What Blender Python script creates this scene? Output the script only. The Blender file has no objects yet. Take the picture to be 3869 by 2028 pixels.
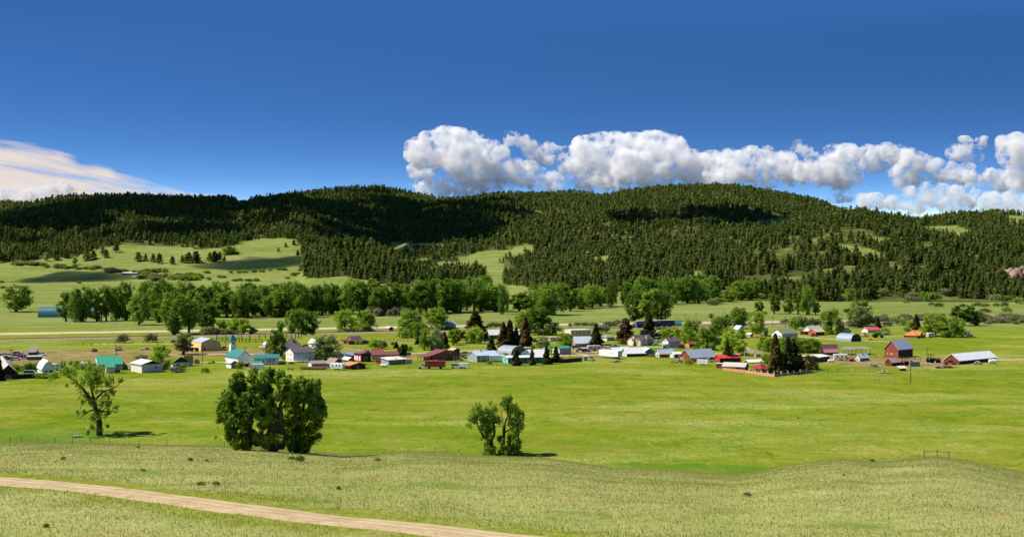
import bpy, math, random
import numpy as np
from mathutils import Vector

sc = bpy.context.scene
COL = sc.collection
F, U0, V0 = 4670.0, 1934.5, 1000.0          # focal length and horizon point in the photograph's own pixels

# ------------------------------------------------------------------ camera
cd = bpy.data.cameras.new('camera'); cam = bpy.data.objects.new('camera', cd); COL.objects.link(cam)
cam.location = (0, 0, 0); cam.rotation_euler = (math.radians(90), 0, 0)
cd.sensor_width = 36; cd.lens = 36*F/3869; cd.shift_y = -(1014-V0)/3869
cd.clip_start = 1; cd.clip_end = 90000
sc.camera = cam

# ------------------------------------------------------------------ sky, sun, exposure
SUN_EL = math.radians(52); SUN_AZ = math.radians(-95)        # azimuth from +Y towards +X
SUN = Vector((math.sin(SUN_AZ)*math.cos(SUN_EL), math.cos(SUN_AZ)*math.cos(SUN_EL), math.sin(SUN_EL)))
w = bpy.data.worlds.new('World'); sc.world = w; w.use_nodes = True
nt = w.node_tree; nt.nodes.clear()
def nd(nt, t, **kw):
    n = nt.nodes.new(t)
    for k, v in kw.items():
        if hasattr(n, k): setattr(n, k, v)
        else: n.inputs[k.replace('_', ' ')].default_value = v
    return n
sky = nd(nt, 'ShaderNodeTexSky', sky_type='NISHITA', sun_disc=False, sun_elevation=SUN_EL, sun_rotation=SUN_AZ,
         altitude=1600, air_density=1.0, dust_density=0.1, ozone_density=4.0)
tc = nd(nt, 'ShaderNodeTexCoord')
mp = nd(nt, 'ShaderNodeMapping'); mp.inputs['Scale'].default_value = (1, 1, 6.4); mp.inputs['Location'].default_value = (0, 0, -0.21)
hs = nd(nt, 'ShaderNodeHueSaturation'); hs.inputs['Saturation'].default_value = 1.22; hs.inputs['Hue'].default_value = 0.503; hs.inputs['Value'].default_value = 1.0
bg = nd(nt, 'ShaderNodeBackground'); bg.inputs['Strength'].default_value = 0.115
wo = nd(nt, 'ShaderNodeOutputWorld')
L = nt.links.new
L(tc.outputs['Generated'], mp.inputs['Vector']); L(mp.outputs[0], sky.inputs['Vector'])
L(sky.outputs[0], hs.inputs['Color']); L(hs.outputs[0], bg.inputs['Color']); L(bg.outputs[0], wo.inputs['Surface'])
sd = bpy.data.lights.new('sun', 'SUN'); sun = bpy.data.objects.new('sun', sd); COL.objects.link(sun)
sd.energy = 4.8; sd.angle = math.radians(0.53); sd.color = (1.0, 0.93, 0.79)
sun.rotation_euler = SUN.to_track_quat('Z', 'Y').to_euler()
sc.view_settings.view_transform = 'Standard'; sc.view_settings.look = 'None'
sc.view_settings.exposure = 0.5; sc.view_settings.gamma = 1
sc.cycles.max_bounces = 64; sc.cycles.volume_bounces = 60; sc.cycles.diffuse_bounces = 4; sc.cycles.transmission_bounces = 6
sc.cycles.volume_step_rate = 0.1; sc.cycles.volume_max_steps = 512; sc.cycles.transparent_max_bounces = 12; sc.cycles.use_denoising = True

# ------------------------------------------------------------------ helpers
def lin(h):
    h = h.lstrip('#'); c = [int(h[i:i+2], 16)/255 for i in (0, 2, 4)]
    return tuple((x/12.92 if x <= .04045 else ((x+.055)/1.055)**2.4) for x in c)
def rgba(h): return lin(h)+(1,)
def tag(o, label=None, cat=None, group=None, kind=None):
    if label: o['label'] = label
    if cat: o['category'] = cat
    if group: o['group'] = group
    if kind: o['kind'] = kind
    return o
def empty(name, loc, rz=0, **t):
    o = bpy.data.objects.new(name, None); COL.objects.link(o); o.location = loc; o.rotation_euler = (0, 0, rz)
    o.empty_display_size = .2
    return tag(o, **t)
def link(name, me, parent=None, **t):
    o = bpy.data.objects.new(name, me); COL.objects.link(o)
    if parent is not None: o.parent = parent
    return tag(o, **t)
def np_mesh(name, verts, faces, mats=(), midx=None, smooth=False, cols=None):
    """verts (N,3), faces (M,k) of one size"""
    me = bpy.data.meshes.new(name); verts = np.asarray(verts, np.float32); faces = np.asarray(faces, np.int32)
    n, k = faces.shape
    me.vertices.add(len(verts)); me.vertices.foreach_set('co', verts.ravel())
    me.loops.add(n*k); me.loops.foreach_set('vertex_index', faces.ravel())
    me.polygons.add(n); me.polygons.foreach_set('loop_start', np.arange(0, n*k, k, dtype=np.int32))
    try: me.polygons.foreach_set('loop_total', np.full(n, k, np.int32))
    except Exception: pass
    for m in mats: me.materials.append(m)
    if midx is not None: me.polygons.foreach_set('material_index', np.asarray(midx, np.int32))
    if smooth: me.polygons.foreach_set('use_smooth', np.ones(n, bool))
    for cn, c in (cols or {}).items():
        a = me.attributes.new(cn, 'FLOAT_COLOR', 'POINT'); a.data.foreach_set('color', np.asarray(c, np.float32).ravel())
    me.update(calc_edges=True); me.validate(); return me

def _hash(ix, iy, s):
    n = (ix.astype(np.int64)*374761393 + iy.astype(np.int64)*668265263 + s*1442695041) & 0xffffffff
    n = ((n ^ (n >> 13))*1274126177) & 0xffffffff
    return ((n ^ (n >> 16)) & 0xffff)/65535.0
def vnoise(x, y, s=0):
    ix, iy = np.floor(x), np.floor(y); fx, fy = x-ix, y-iy
    fx = fx*fx*(3-2*fx); fy = fy*fy*(3-2*fy)
    a, b, c, d = _hash(ix, iy, s), _hash(ix+1, iy, s), _hash(ix, iy+1, s), _hash(ix+1, iy+1, s)
    return (a*(1-fx)+b*fx)*(1-fy)+(c*(1-fx)+d*fx)*fy
def fbm(x, y, s=0, o=4):
    r, a, t = 0, 1, 0
    for i in range(o):
        r = r+a*vnoise(x*2**i+i*17.3, y*2**i-i*9.1, s+i); t += a; a *= .5
    return r/t*2-1
def sstep(a, b, x):
    t = np.clip((x-a)/(b-a), 0, 1); return t*t*(3-2*t)

# ------------------------------------------------------------------ terrain height
K = 1.502                                     # overview pixels -> photograph pixels
CREST = np.array([(-900,1668),(0,1671),(207,1674),(414,1676),(620,1682),(853,1688),(1034,1697),(1169,1707),(1293,1718),(1420,1713),(1542,1705),
  (1680,1712),(1805,1723),(2057,1731),(2239,1756),(2310,1768),(2569,1779),(2700,1787),(2781,1791),(2862,1781),(2953,1761),(3074,1743),(3175,1731),
  (3225,1735),(3301,1741),(3376,1738),(3477,1729),(3528,1723),(3578,1728),(3679,1743),(3780,1766),(3869,1786),(4300,1830)], float)
# each ridge: front foot distance, crest distance, skyline in overview pixels
RIDGES = [
 (2150, 4200, [(-1200,560),(-500,525),(0,518),(90,507),(130,498),(180,489),(250,488),(330,488),(400,490),(480,493),(560,494),(640,494),(700,490),(745,486),(790,505),(850,530),(930,560),(1050,590),(1200,625),(1500,700)]),
 (3000, 5600, [(300,560),(600,515),(690,492),(740,482),(800,476),(850,470),(900,467),(950,467),(1000,473),(1030,480),(1060,486),(1110,496),(1180,510),(1300,540),(1500,600)]),
 (2500, 4800, [(700,640),(900,570),(1000,535),(1060,512),(1110,498),(1170,495),(1210,489),(1250,484),(1340,483),(1420,486),(1480,490),(1530,487),(1560,480),(1600,474),(1690,466),(1800,464),(1850,466),(1900,471),(2000,489),(2060,501),(2110,523),(2200,560),(2400,600),(2700,640)]),
 (4800, 6400, [(1200,560),(1330,505),(1390,481),(1440,475),(1480,480),(1520,490),(1600,520),(1800,560)]),
 (4800, 6800, [(-1200,520),(-400,508),(-100,503),(30,503),(80,506),(140,520),(300,560)]),
 (1560, 2800, [(900,760),(1180,722),(1260,694),(1350,655),(1500,628),(1700,602),(1850,580),(1950,567),(2050,544),(2110,528),(2170,524),(2230,536),(2300,549),(2400,564),(2576,580),(3000,590),(4000,600)]),
 (2700, 4400, [(1900,640),(2100,575),(2250,552),(2300,547),(2350,541),(2400,534),(2500,528),(2576,531),(2800,515),(3200,520),(4000,530)]),
 (1640, 2150, [(600,770),(700,740),(735,715),(765,645),(800,618),(860,603),(930,604),(985,628),(1040,662),(1150,684),(1225,705),(1260,722),(1330,740)]),
]
RID = [(B, D, np.array(p, float)*K) for B, D, p in RIDGES]
def bench_z(u, y):
    vc = np.interp(u, CREST[:, 0], CREST[:, 1]); m = (vc-V0)/F; dc = 200.0; zc = -m*dc
    q = (17.6-80*m)/14400; t = dc-y
    zin = zc+m*t-q*t*t+np.where(y < 76, .0013*(76-y)**2, 0)
    zout = zc+m*t-.0032*t*t
    return np.where(t >= 0, zin, zout)
def zg(x, y):
    x = np.asarray(x, float); y = np.maximum(np.asarray(y, float), .5)
    u = x/y*F+U0; uc = np.clip(u, -3500, 7500)
    base = -45+np.interp(y, [0,1000,1700,2600,4200,7000,13000], [0,0,5,12,22,30,60])
    base = base+.35*fbm(x/38, y/38, 3, 3)*sstep(520, 440, y)+2.0*fbm(x/240, y/240, 8, 2)*sstep(1300, 1900, y)
    h = base.copy()
    for i, (B, D, p) in enumerate(RID):
        zc = -(np.interp(uc, p[:, 0], p[:, 1])-V0)/F*D-13.0
        zb = np.interp(B, [0,1000,1700,2600,4200,7000,13000], [0,0,5,12,22,30,60])-46
        t = (y-B)/(D-B)
        s = np.where(t < 1, (.62*np.clip(t, 0, 1)+.38*np.sin(np.clip(t, 0, 1)*math.pi/2))+np.minimum(t, 0)*.5, 1-(t-1)*.55)
        nz = (fbm(x/420, y/420, 20+i, 4)*38+fbm(x/120, y/120, 40+i, 2)*7)*np.sin(np.clip(t, 0, 1)*math.pi)*(1-.75*np.clip(t, 0, 1))*1.5*np.clip((zc-zb)/260, .12, 1)
        hz = zb+np.maximum(zc-zb, 0)*s+nz
        h = np.maximum(h, np.where(t > -.3, hz, -1e3))
    bz = bench_z(uc, y)+.22*fbm(x/14, y/14, 5, 3)*sstep(60, 90, y)
    return np.where(y < 330, np.maximum(h, bz), h)
DS = np.concatenate([np.arange(70, 300, .5), np.arange(300, 1000, 2), np.arange(1000, 3000, 5), np.arange(3000, 7500, 15)])
def at(u, v, dz=0.0):
    """the point of the ground that the photograph shows at pixel (u, v)"""
    X = (u-U0)/F; Zr = -(v-V0)/F
    z = zg(X*DS, DS); i = np.argmax(z >= Zr*DS)
    hit = z[i] >= Zr*DS[i]
    if not hit: i = int(np.argmax(z/DS))      # over the skyline: the skyline itself
    d = DS[i]
    if hit and i > 0:
        a0 = Zr*DS[i-1]-z[i-1]; a1 = Zr*DS[i]-z[i]; d = DS[i-1]+(DS[i]-DS[i-1])*a0/max(a0-a1, 1e-9)
    return Vector((X*d, d, float(zg(X*d, d))+dz))
ZM = {1:(0,1180,3.22),2:(700,1180,4.2933),3:(1200,1180,4.2933),4:(1700,1180,4.2933),5:(2200,1180,4.2933),6:(2650,1180,4.2933),7:(3100,1180,3.3498),
      'A':(0,440,1.9815),'B':(1300,440,1.9815),'C':(2569,440,1.9815),'D':(0,1020,1.9815),'E':(1200,1020,1.84),'G':(2500,1020,1.8816),'H':(0,1330,1.934),
      'I':(1300,1400,1.9815),'J':(2569,1400,1.9815),'N':(0,0,1.0),'V':(0,0,1/K)}
def nat(z, x, y): a, b, k = ZM[z]; return a+x/k, b+y/k
def zat(z, x, y): return at(*nat(z, x, y))

def in_poly(px, py, poly):
    r = np.zeros(px.shape, bool); n = len(poly)
    for i in range(n):
        (x1, y1), (x2, y2) = poly[i], poly[(i+1) % n]
        c = ((y1 > py) != (y2 > py)) & (px < (x2-x1)*(py-y1)/((y2-y1) if y2 != y1 else 1e-9)+x1); r ^= c
    return r
FEDGE = np.array([(-900,660),(0,655),(60,655),(110,650),(200,641),(250,622),(300,612),(400,616),(500,624),(560,622),(640,603),(700,599),(748,602),(760,642),(768,690),(800,702),(850,697),
  (900,702),(1000,716),(1100,714),(1200,702),(1232,692),(1236,660),(1262,660),(1266,716),(1330,722),(1400,737),(1600,738),(1800,748),(2000,757),(2576,760),(3600,765)], float)*K
PATCH = [[(980,611),(1110,611),(1110,622),(1040,634),(1000,648),(985,640)],
 [(1018,656),(1050,651),(1230,664),(1300,674),(1262,700),(1228,700),(1222,684),(1120,678),(1030,672)],
 [(1145,652),(1200,634),(1270,627),(1315,612),(1355,618),(1340,640),(1290,646),(1235,668),(1180,670)],
 [(1480,647),(1534,643),(1538,660),(1486,662)], [(1820,563),(1960,549),(2040,551),(2010,566),(1850,572)],
 [(2305,570),(2400,567),(2450,582),(2440,596),(2330,594)], [(1712,688),(1765,684),(1770,706),(1730,706)],
 [(2105,613),(2190,624),(2240,650),(2150,648)], [(2180,594),(2250,600),(2230,612),(2190,608)], [(2520,543),(2640,543),(2640,560),(2540,560)], [(2270,543),(2330,547),(2320,556),(2280,552)],
 [(2395,588),(2440,592),(2430,606),(2400,604)], [(1370,612),(1400,610),(1400,622),(1376,622)], [(350,515),(440,512),(430,520),(360,522)],[(2512,683),(2640,676),(2640,728),(2530,722)],[(590,502),(640,503),(630,514),(596,512)],[(1150,560),(1160,560),(1160,566),(1150,566)]]
PATCH = [[(a*K, b*K) for a, b in p] for p in PATCH]
def forest_mask(x, y):
    u = x/y*F+U0; v = V0-zg(x, y)/y*F
    wob = fbm(x/60, y/60, 77, 3)*7
    m = (v+wob < np.interp(u, FEDGE[:, 0], FEDGE[:, 1])) & (y > 1400)
    for p in PATCH: m &= ~in_poly(u+wob*1.5, v+wob*.6, p)
    return m, u, v

# ------------------------------------------------------------------ materials
def ramp(nt, fac, stops, interp='LINEAR'):
    r = nt.nodes.new('ShaderNodeValToRGB'); r.color_ramp.interpolation = interp
    e = r.color_ramp.elements
    while len(e) > 1: e.remove(e[-1])
    e[0].position = stops[0][0]; e[0].color = stops[0][1]
    for p, c in stops[1:]:
        q = e.new(p); q.color = c
    nt.links.new(fac, r.inputs['Fac']); return r.outputs['Color']
def noise(nt, vec, scale, detail=4, rough=.55):
    n = nt.nodes.new('ShaderNodeTexNoise'); n.inputs['Scale'].default_value = scale; n.inputs['Detail'].default_value = detail
    n.inputs['Roughness'].default_value = rough
    if vec is not None: nt.links.new(vec, n.inputs['Vector'])
    return n.outputs['Fac']
def mapping(nt, vec, scale=(1,1,1), rot=(0,0,0)):
    m = nt.nodes.new('ShaderNodeMapping'); m.inputs['Scale'].default_value = scale; m.inputs['Rotation'].default_value = rot
    nt.links.new(vec, m.inputs['Vector']); return m.outputs[0]
def mix(nt, fac, a, b, mode='MIX'):
    m = nt.nodes.new('ShaderNodeMix'); m.data_type = 'RGBA'; m.blend_type = mode
    for sock, val in ((m.inputs[0], fac), (m.inputs[6], a), (m.inputs[7], b)):
        if isinstance(val, bpy.types.NodeSocket): nt.links.new(val, sock)
        else: sock.default_value = val
    return m.outputs[2]
def newmat(name):
    m = bpy.data.materials.new(name); m.use_nodes = True; nt = m.node_tree
    b = nt.nodes['Principled BSDF']; b.inputs['Specular IOR Level'].default_value = .25
    return m, nt, b
def bump(nt, b, h, strength=.4, dist=.1):
    n = nt.nodes.new('ShaderNodeBump'); n.inputs['Strength'].default_value = strength; n.inputs['Distance'].default_value = dist
    nt.links.new(h, n.inputs['Height']); nt.links.new(n.outputs[0], b.inputs['Normal'])
G = lambda v: (v, v, v, 1)
def C(r, g, b): return (r, g, b, 1)

def ground_material():
    m, nt, b = newmat('ground'); b.inputs['Roughness'].default_value = 1; b.inputs['Specular IOR Level'].default_value = 0
    geo = nt.nodes.new('ShaderNodeNewGeometry'); P = geo.outputs['Position']
    at1 = nt.nodes.new('ShaderNodeAttribute'); at1.attribute_name = 'cover'
    sep = nt.nodes.new('ShaderNodeSeparateColor'); nt.links.new(at1.outputs['Color'], sep.inputs[0])
    at2 = nt.nodes.new('ShaderNodeAttribute'); at2.attribute_name = 'cover_b'
    sep2 = nt.nodes.new('ShaderNodeSeparateColor'); nt.links.new(at2.outputs['Color'], sep2.inputs[0])
    def edge(w, sc_):   # break the edge of a zone with noise
        n = noise(nt, P, sc_, 4); a = nt.nodes.new('ShaderNodeMath'); a.operation = 'MULTIPLY_ADD'
        nt.links.new(n, a.inputs[0]); a.inputs[1].default_value = .7; nt.links.new(w, a.inputs[2])
        return ramp(nt, a.outputs[0], [(.62, G(0)), (.98, G(1))])
    # lush hay field
    f1 = noise(nt, mapping(nt, P, (.010, .018, .01)), 1, 5, .6)
    field = ramp(nt, f1, [(.30, C(.104,.168,.009)), (.46, C(.142,.198,.012)), (.56, C(.195,.222,.019)), (.68, C(.265,.235,.040))])
    f2 = noise(nt, mapping(nt, P, (.05, .09, .05)), 1, 5, .65)
    field = mix(nt, .55, field, ramp(nt, f2, [(.32, C(.090,.158,.008)), (.5, C(.154,.207,.014)), (.66, C(.250,.248,.036))]))
    f3 = noise(nt, mapping(nt, P, (.9, .5, .9)), 1, 3, .7)
    field = mix(nt, ramp(nt, f3, [(.30, G(.75)), (.43, G(0))]), field, C(.030,.085,.006))
    f4 = noise(nt, mapping(nt, P, (.16, .055, .1)), 1, 6, .72)
    field = mix(nt, ramp(nt, f4, [(.30, G(.8)), (.44, G(0))]), field, C(.052,.115,.008))
    field = mix(nt, ramp(nt, f4, [(.57, G(0)), (.74, G(.8))]), field, C(.250,.275,.060))
    l1 = noise(nt, mapping(nt, P, (.011, .017, .01)), 1, 5, .5)      # faint old ditches and animal tracks
    field = mix(nt, ramp(nt, l1, [(.488, G(0)), (.4935, G(.75)), (.499, G(0)), (.556, G(0)), (.560, G(.6)), (.564, G(0))]), field, C(.055,.115,.010))
    field = mix(nt, ramp(nt, l1, [(.430, G(0)), (.434, G(.55)), (.438, G(0))]), field, C(.300,.290,.090))
    # seed heads, in drifts
    s1 = noise(nt, mapping(nt, P, (.012, .026, .012)), 1, 6, .68); s2 = noise(nt, mapping(nt, P, (1.3, .8, 1.3)), 1, 3, .7)
    sm = nt.nodes.new('ShaderNodeMath'); sm.operation = 'MULTIPLY'
    nt.links.new(ramp(nt, s1, [(.50, G(0)), (.66, G(.95))]), sm.inputs[0]); nt.links.new(ramp(nt, s2, [(.42, G(0)), (.62, G(1))]), sm.inputs[1])
    field = mix(nt, sm.outputs[0], field, C(.36,.37,.12))
    o1 = noise(nt, mapping(nt, P, (.030, .05, .03)), 1, 6, .68)
    field = mix(nt, ramp(nt, o1, [(.54, G(0)), (.70, G(.6))]), field, C(.250,.210,.048))
    p4 = f4
    # far pasture
    p1 = noise(nt, mapping(nt, P, (.004, .012, .004)), 1, 5, .6)
    past = ramp(nt, p1, [(.34, C(.125,.170,.030)), (.5, C(.180,.215,.055)), (.64, C(.240,.255,.085))])
    p2 = noise(nt, mapping(nt, P, (.02, .06, .02)), 1, 5, .65)
    past = mix(nt, .5, past, ramp(nt, p2, [(.36, C(.105,.155,.025)), (.5, C(.180,.220,.055)), (.66, C(.27,.27,.10))]))
    past = mix(nt, ramp(nt, f4, [(.33, G(.6)), (.45, G(0))]), past, C(.085,.125,.022))
    past = mix(nt, ramp(nt, f4, [(.57, G(0)), (.72, G(.6))]), past, C(.33,.32,.14))
    # dry bench
    b1 = noise(nt, mapping(nt, P, (.035, .06, .05)), 1, 5, .6)
    ben = ramp(nt, b1, [(.32, C(.190,.232,.045)), (.46, C(.272,.292,.082)), (.60, C(.335,.330,.125)), (.72, C(.365,.315,.140))])
    b2 = noise(nt, mapping(nt, P, (1.6, .9, 1.6)), 1, 4, .7)
    ben = mix(nt, .6, ben, ramp(nt, b2, [(.30, C(.185,.215,.048)), (.48, C(.285,.300,.092)), (.66, C(.380,.375,.155))]))
    b3 = noise(nt, mapping(nt, P, (.09, .12, .1)), 1, 4, .6)
    ben = mix(nt, ramp(nt, b3, [(.53, G(0)), (.68, G(.75))]), ben, C(.135,.200,.025))
    b4 = noise(nt, mapping(nt, P, (.06, .11, .1)), 1, 4, .6)
    ben = mix(nt, ramp(nt, b4, [(.62, G(0)), (.72, G(.5))]), ben, C(.330,.205,.095))
    ngr = ramp(nt, b2, [(.3, C(.120,.160,.014)), (.5, C(.185,.215,.026)), (.66, C(.280,.265,.055))])
    # town dirt, forest floor
    d1 = noise(nt, P, .12, 5); dirt = ramp(nt, d1, [(.32, C(.120,.120,.030)), (.46, C(.240,.165,.070)), (.66, C(.310,.215,.115))])
    t1 = noise(nt, P, .02, 4); fl = ramp(nt, t1, [(.32, C(.045,.055,.016)), (.52, C(.085,.095,.028)), (.64, C(.150,.165,.045))])
    # seepage green
    wet = C(.075,.160,.014)
    c = mix(nt, edge(sep.outputs[1], .03), field, past)
    c = mix(nt, edge(sep2.outputs[0], .10), c, dirt)
    c = mix(nt, edge(sep2.outputs[2], .10), c, wet)
    c = mix(nt, edge(sep.outputs[2], .03), c, fl)
    c = mix(nt, edge(sep.outputs[0], .18), c, ben)
    c = mix(nt, edge(sep2.outputs[1], .18), c, ngr)
    nt.links.new(c, b.inputs['Base Color'])
    bump(nt, b, mix(nt, .5, b2, f3), .55, .5)
    return m
M_GROUND = ground_material()

# ------------------------------------------------------------------ ground sheet
ROAD = [(-500,1790),(-200,1798),(0,1812),(180,1822),(340,1838),(500,1857),(700,1886),(900,1915),(1100,1942),(1300,1965),(1500,1986),(1700,2004),(1900,2022),(2090,2041),(2300,2064)]
ROAD_P = [at(u, v) for u, v in ROAD]
def dist_line(x, y, pts):
    d = np.full(x.shape, 1e9)
    for a, b in zip(pts[:-1], pts[1:]):
        dx, dy = b[0]-a[0], b[1]-a[1]; t = np.clip(((x-a[0])*dx+(y-a[1])*dy)/(dx*dx+dy*dy), 0, 1)
        d = np.minimum(d, np.hypot(x-a[0]-t*dx, y-a[1]-t*dy))
    return d
DIRT = [  # bare and trampled ground of the town, in photograph pixels
 [(-60,1322),(300,1318),(640,1322),(640,1352),(590,1378),(330,1372),(140,1392),(-60,1392)], [(630,1312),(1080,1318),(1080,1346),(700,1352),(600,1340)],
 [(3400,1345),(3760,1352),(3860,1352),(3700,1372),(3480,1390),(3260,1388),(3080,1368),(3240,1352)], [(2150,1306),(2400,1316),(2330,1346),(2230,1352),(2080,1346)],
 [(1220,1318),(1640,1336),(1600,1352),(1300,1352)], [(2960,1340),(3150,1330),(3300,1348),(3280,1372),(3130,1368)]]
def build_ground():
    ys = np.concatenate([np.arange(1, 60, 4), np.arange(60, 285, 1.0), np.arange(285, 900, 7), np.arange(900, 2200, 12), np.arange(2200, 7000, 34), np.arange(7000, 13001, 500)])
    us = np.concatenate([np.linspace(-5200, -150, 60), np.arange(-120, 3990, 13), np.linspace(4020, 9000, 60)])
    U, Y = np.meshgrid(us, ys); X = (U-U0)/F*Y; Z = zg(X, Y); V = V0-Z/Y*F
    nr, nc = U.shape
    idx = np.arange(nr*nc).reshape(nr, nc)
    faces = np.stack([idx[:-1, :-1], idx[:-1, 1:], idx[1:, 1:], idx[1:, :-1]], -1).reshape(-1, 4)
    bz = bench_z(np.clip(U, -3500, 7500), Y)
    bench = ((Y < 330) & (bz > -44.7)).astype(float)*sstep(-1, 1, (-44.7-bz)*-.5)
    bench = np.where(Y < 195, 1, bench)
    fm, _, _ = forest_mask(X, Y)
    past = sstep(800, 960, Y)
    dirt = np.zeros(U.shape)
    for p in DIRT: dirt = np.maximum(dirt, in_poly(U, V, p) & (Y > 330) & (Y < 1200))
    rd = dist_line(X, Y, ROAD_P)
    near_road = sstep(11, 2, rd+2.5*fbm(X/4, Y/4, 33, 3))*(Y < 200)*.62
    wet = np.zeros(U.shape)
    for p in [[(2239,1752),(2420,1746),(2700,1752),(2960,1764),(2781,1800),(2500,1800),(2239,1770)], [(-50,1608),(300,1612),(480,1640),(520,1662),(300,1676),(-50,1672)]]:
        wet = np.maximum(wet, in_poly(U, V, p) & (Y > 240) & (Y < 360))
    one = np.ones(U.shape)
    c1 = np.stack([bench, past*(1-bench), fm*1.0, one], -1).reshape(-1, 4)
    c2 = np.stack([dirt*.56, near_road, wet*.5, one], -1).reshape(-1, 4)
    me = np_mesh('ground', np.stack([X, Y, Z], -1).reshape(-1, 3), faces, [M_GROUND], smooth=True, cols={'cover': c1, 'cover_b': c2})
    link('ground', me, kind='structure')
build_ground()

# ------------------------------------------------------------------ foliage materials
def leaf_mat(name, c0, c1, c2, trans=.5, vary=0):
    m = bpy.data.materials.new(name); m.use_nodes = True; nt = m.node_tree; nt.nodes.clear()
    geo = nt.nodes.new('ShaderNodeNewGeometry'); oi = nt.nodes.new('ShaderNodeObjectInfo')
    col = ramp(nt, geo.outputs['Random Per Island'], [(0, c0+(1,)), (.55, c1+(1,)), (1, c2+(1,))])
    hsv = nt.nodes.new('ShaderNodeHueSaturation')
    mr = nt.nodes.new('ShaderNodeMapRange'); nt.links.new(oi.outputs['Random'], mr.inputs[0]); mr.inputs[3].default_value = .72; mr.inputs[4].default_value = 1.28
    mh = nt.nodes.new('ShaderNodeMapRange'); nt.links.new(oi.outputs['Random'], mh.inputs[0]); mh.inputs[3].default_value = .505; mh.inputs[4].default_value = .485
    nt.links.new(mr.outputs[0], hsv.inputs['Value']); nt.links.new(mh.outputs[0], hsv.inputs['Hue']); nt.links.new(col, hsv.inputs['Color'])
    if vary:      # tree-to-tree and stand-to-stand differences
        vec = mapping(nt, geo.outputs['Position'], (1, 1, .02)); a_ = ramp(nt, noise(nt, vec, vary, 1, .5), [(.30, G(.74)), (.70, G(1.26))]); b_ = ramp(nt, noise(nt, vec, .006, 3), [(.35, C(.88,.98,.95)), (.65, C(1.08,1.02,.88))])
        t_ = ramp(nt, noise(nt, mapping(nt, geo.outputs['Position'], (1, 1, .02), (0, 0, .7)), .07, 2, .6), [(.34, C(.88,1.0,1.05)), (.52, C(.97,1,1)), (.68, C(1.12,1.02,.85))])
        hsv_c = mix(nt, 1, hsv.outputs[0], t_, 'MULTIPLY')
        hsv_o = mix(nt, 1, mix(nt, 1, hsv_c, a_, 'MULTIPLY'), b_, 'MULTIPLY')
    else: hsv_o = hsv.outputs[0]
    d = nt.nodes.new('ShaderNodeBsdfDiffuse'); t = nt.nodes.new('ShaderNodeBsdfTranslucent'); mx = nt.nodes.new('ShaderNodeMixShader')
    mx.inputs[0].default_value = trans; o = nt.nodes.new('ShaderNodeOutputMaterial')
    nt.links.new(hsv_o, d.inputs[0]); nt.links.new(hsv_o, t.inputs[0])
    nt.links.new(d.outputs[0], mx.inputs[1]); nt.links.new(t.outputs[0], mx.inputs[2]); nt.links.new(mx.outputs[0], o.inputs[0]); return m
LM = {
 'cotton': leaf_mat('cottonwood_leaves', (.110,.215,.022), (.205,.345,.036), (.345,.455,.090)),
 'dark':   leaf_mat('dark_leaves', (.075,.165,.018), (.145,.270,.028), (.260,.370,.060)),
 'bright': leaf_mat('bright_leaves', (.155,.285,.020), (.270,.420,.032), (.410,.530,.075)),
 'grove':  leaf_mat('grove_leaves', (.150,.270,.026), (.265,.410,.042), (.420,.530,.110)),
 'pale':   leaf_mat('pale_leaves', (.180,.245,.075), (.290,.350,.130), (.420,.460,.210)),
 'silver': leaf_mat('silver_leaves', (.150,.225,.075), (.255,.335,.135), (.390,.455,.230)),
 'sage':   leaf_mat('sage_leaves', (.140,.180,.060), (.225,.255,.100), (.320,.335,.160)),
 'twig':   leaf_mat('bare_twigs', (.165,.150,.090), (.270,.240,.150), (.380,.340,.235)),
 'spruce': leaf_mat('spruce_needles', (.030,.048,.014), (.060,.082,.022), (.110,.125,.040), .2),
 'blue':   leaf_mat('blue_spruce_needles', (.038,.066,.034), (.075,.112,.056), (.140,.180,.090), .2),
 'rust':   leaf_mat('rusty_needles', (.060,.050,.015), (.125,.088,.024), (.215,.145,.044), .2),
 'juniper': leaf_mat('juniper_needles', (.052,.058,.014), (.100,.095,.024), (.170,.150,.048), .2),
 'lilac':  leaf_mat('lilac_leaves', (.075,.150,.030), (.200,.195,.130), (.480,.400,.450)),
 'red':    leaf_mat('red_leaves', (.080,.040,.024), (.165,.070,.040), (.260,.115,.068)),
 'hill':   leaf_mat('pine_needles', (.060,.086,.020), (.084,.116,.027), (.112,.142,.038), .3, vary=.11),
}
def bark_mat(name, c0, c1):
    m, nt, b = newmat(name); tcn = nt.nodes.new('ShaderNodeTexCoord')
    nt.links.new(ramp(nt, noise(nt, mapping(nt, tcn.outputs['Object'], (3, 3, .6)), 2, 4), [(.3, c0+(1,)), (.7, c1+(1,))]), b.inputs['Base Color'])
    b.inputs['Roughness'].default_value = .95; return m
BARK = bark_mat('grey_bark', (.028,.021,.015), (.085,.064,.045)); PINEBARK = bark_mat('pine_bark', (.05,.028,.015), (.13,.075,.045))

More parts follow.
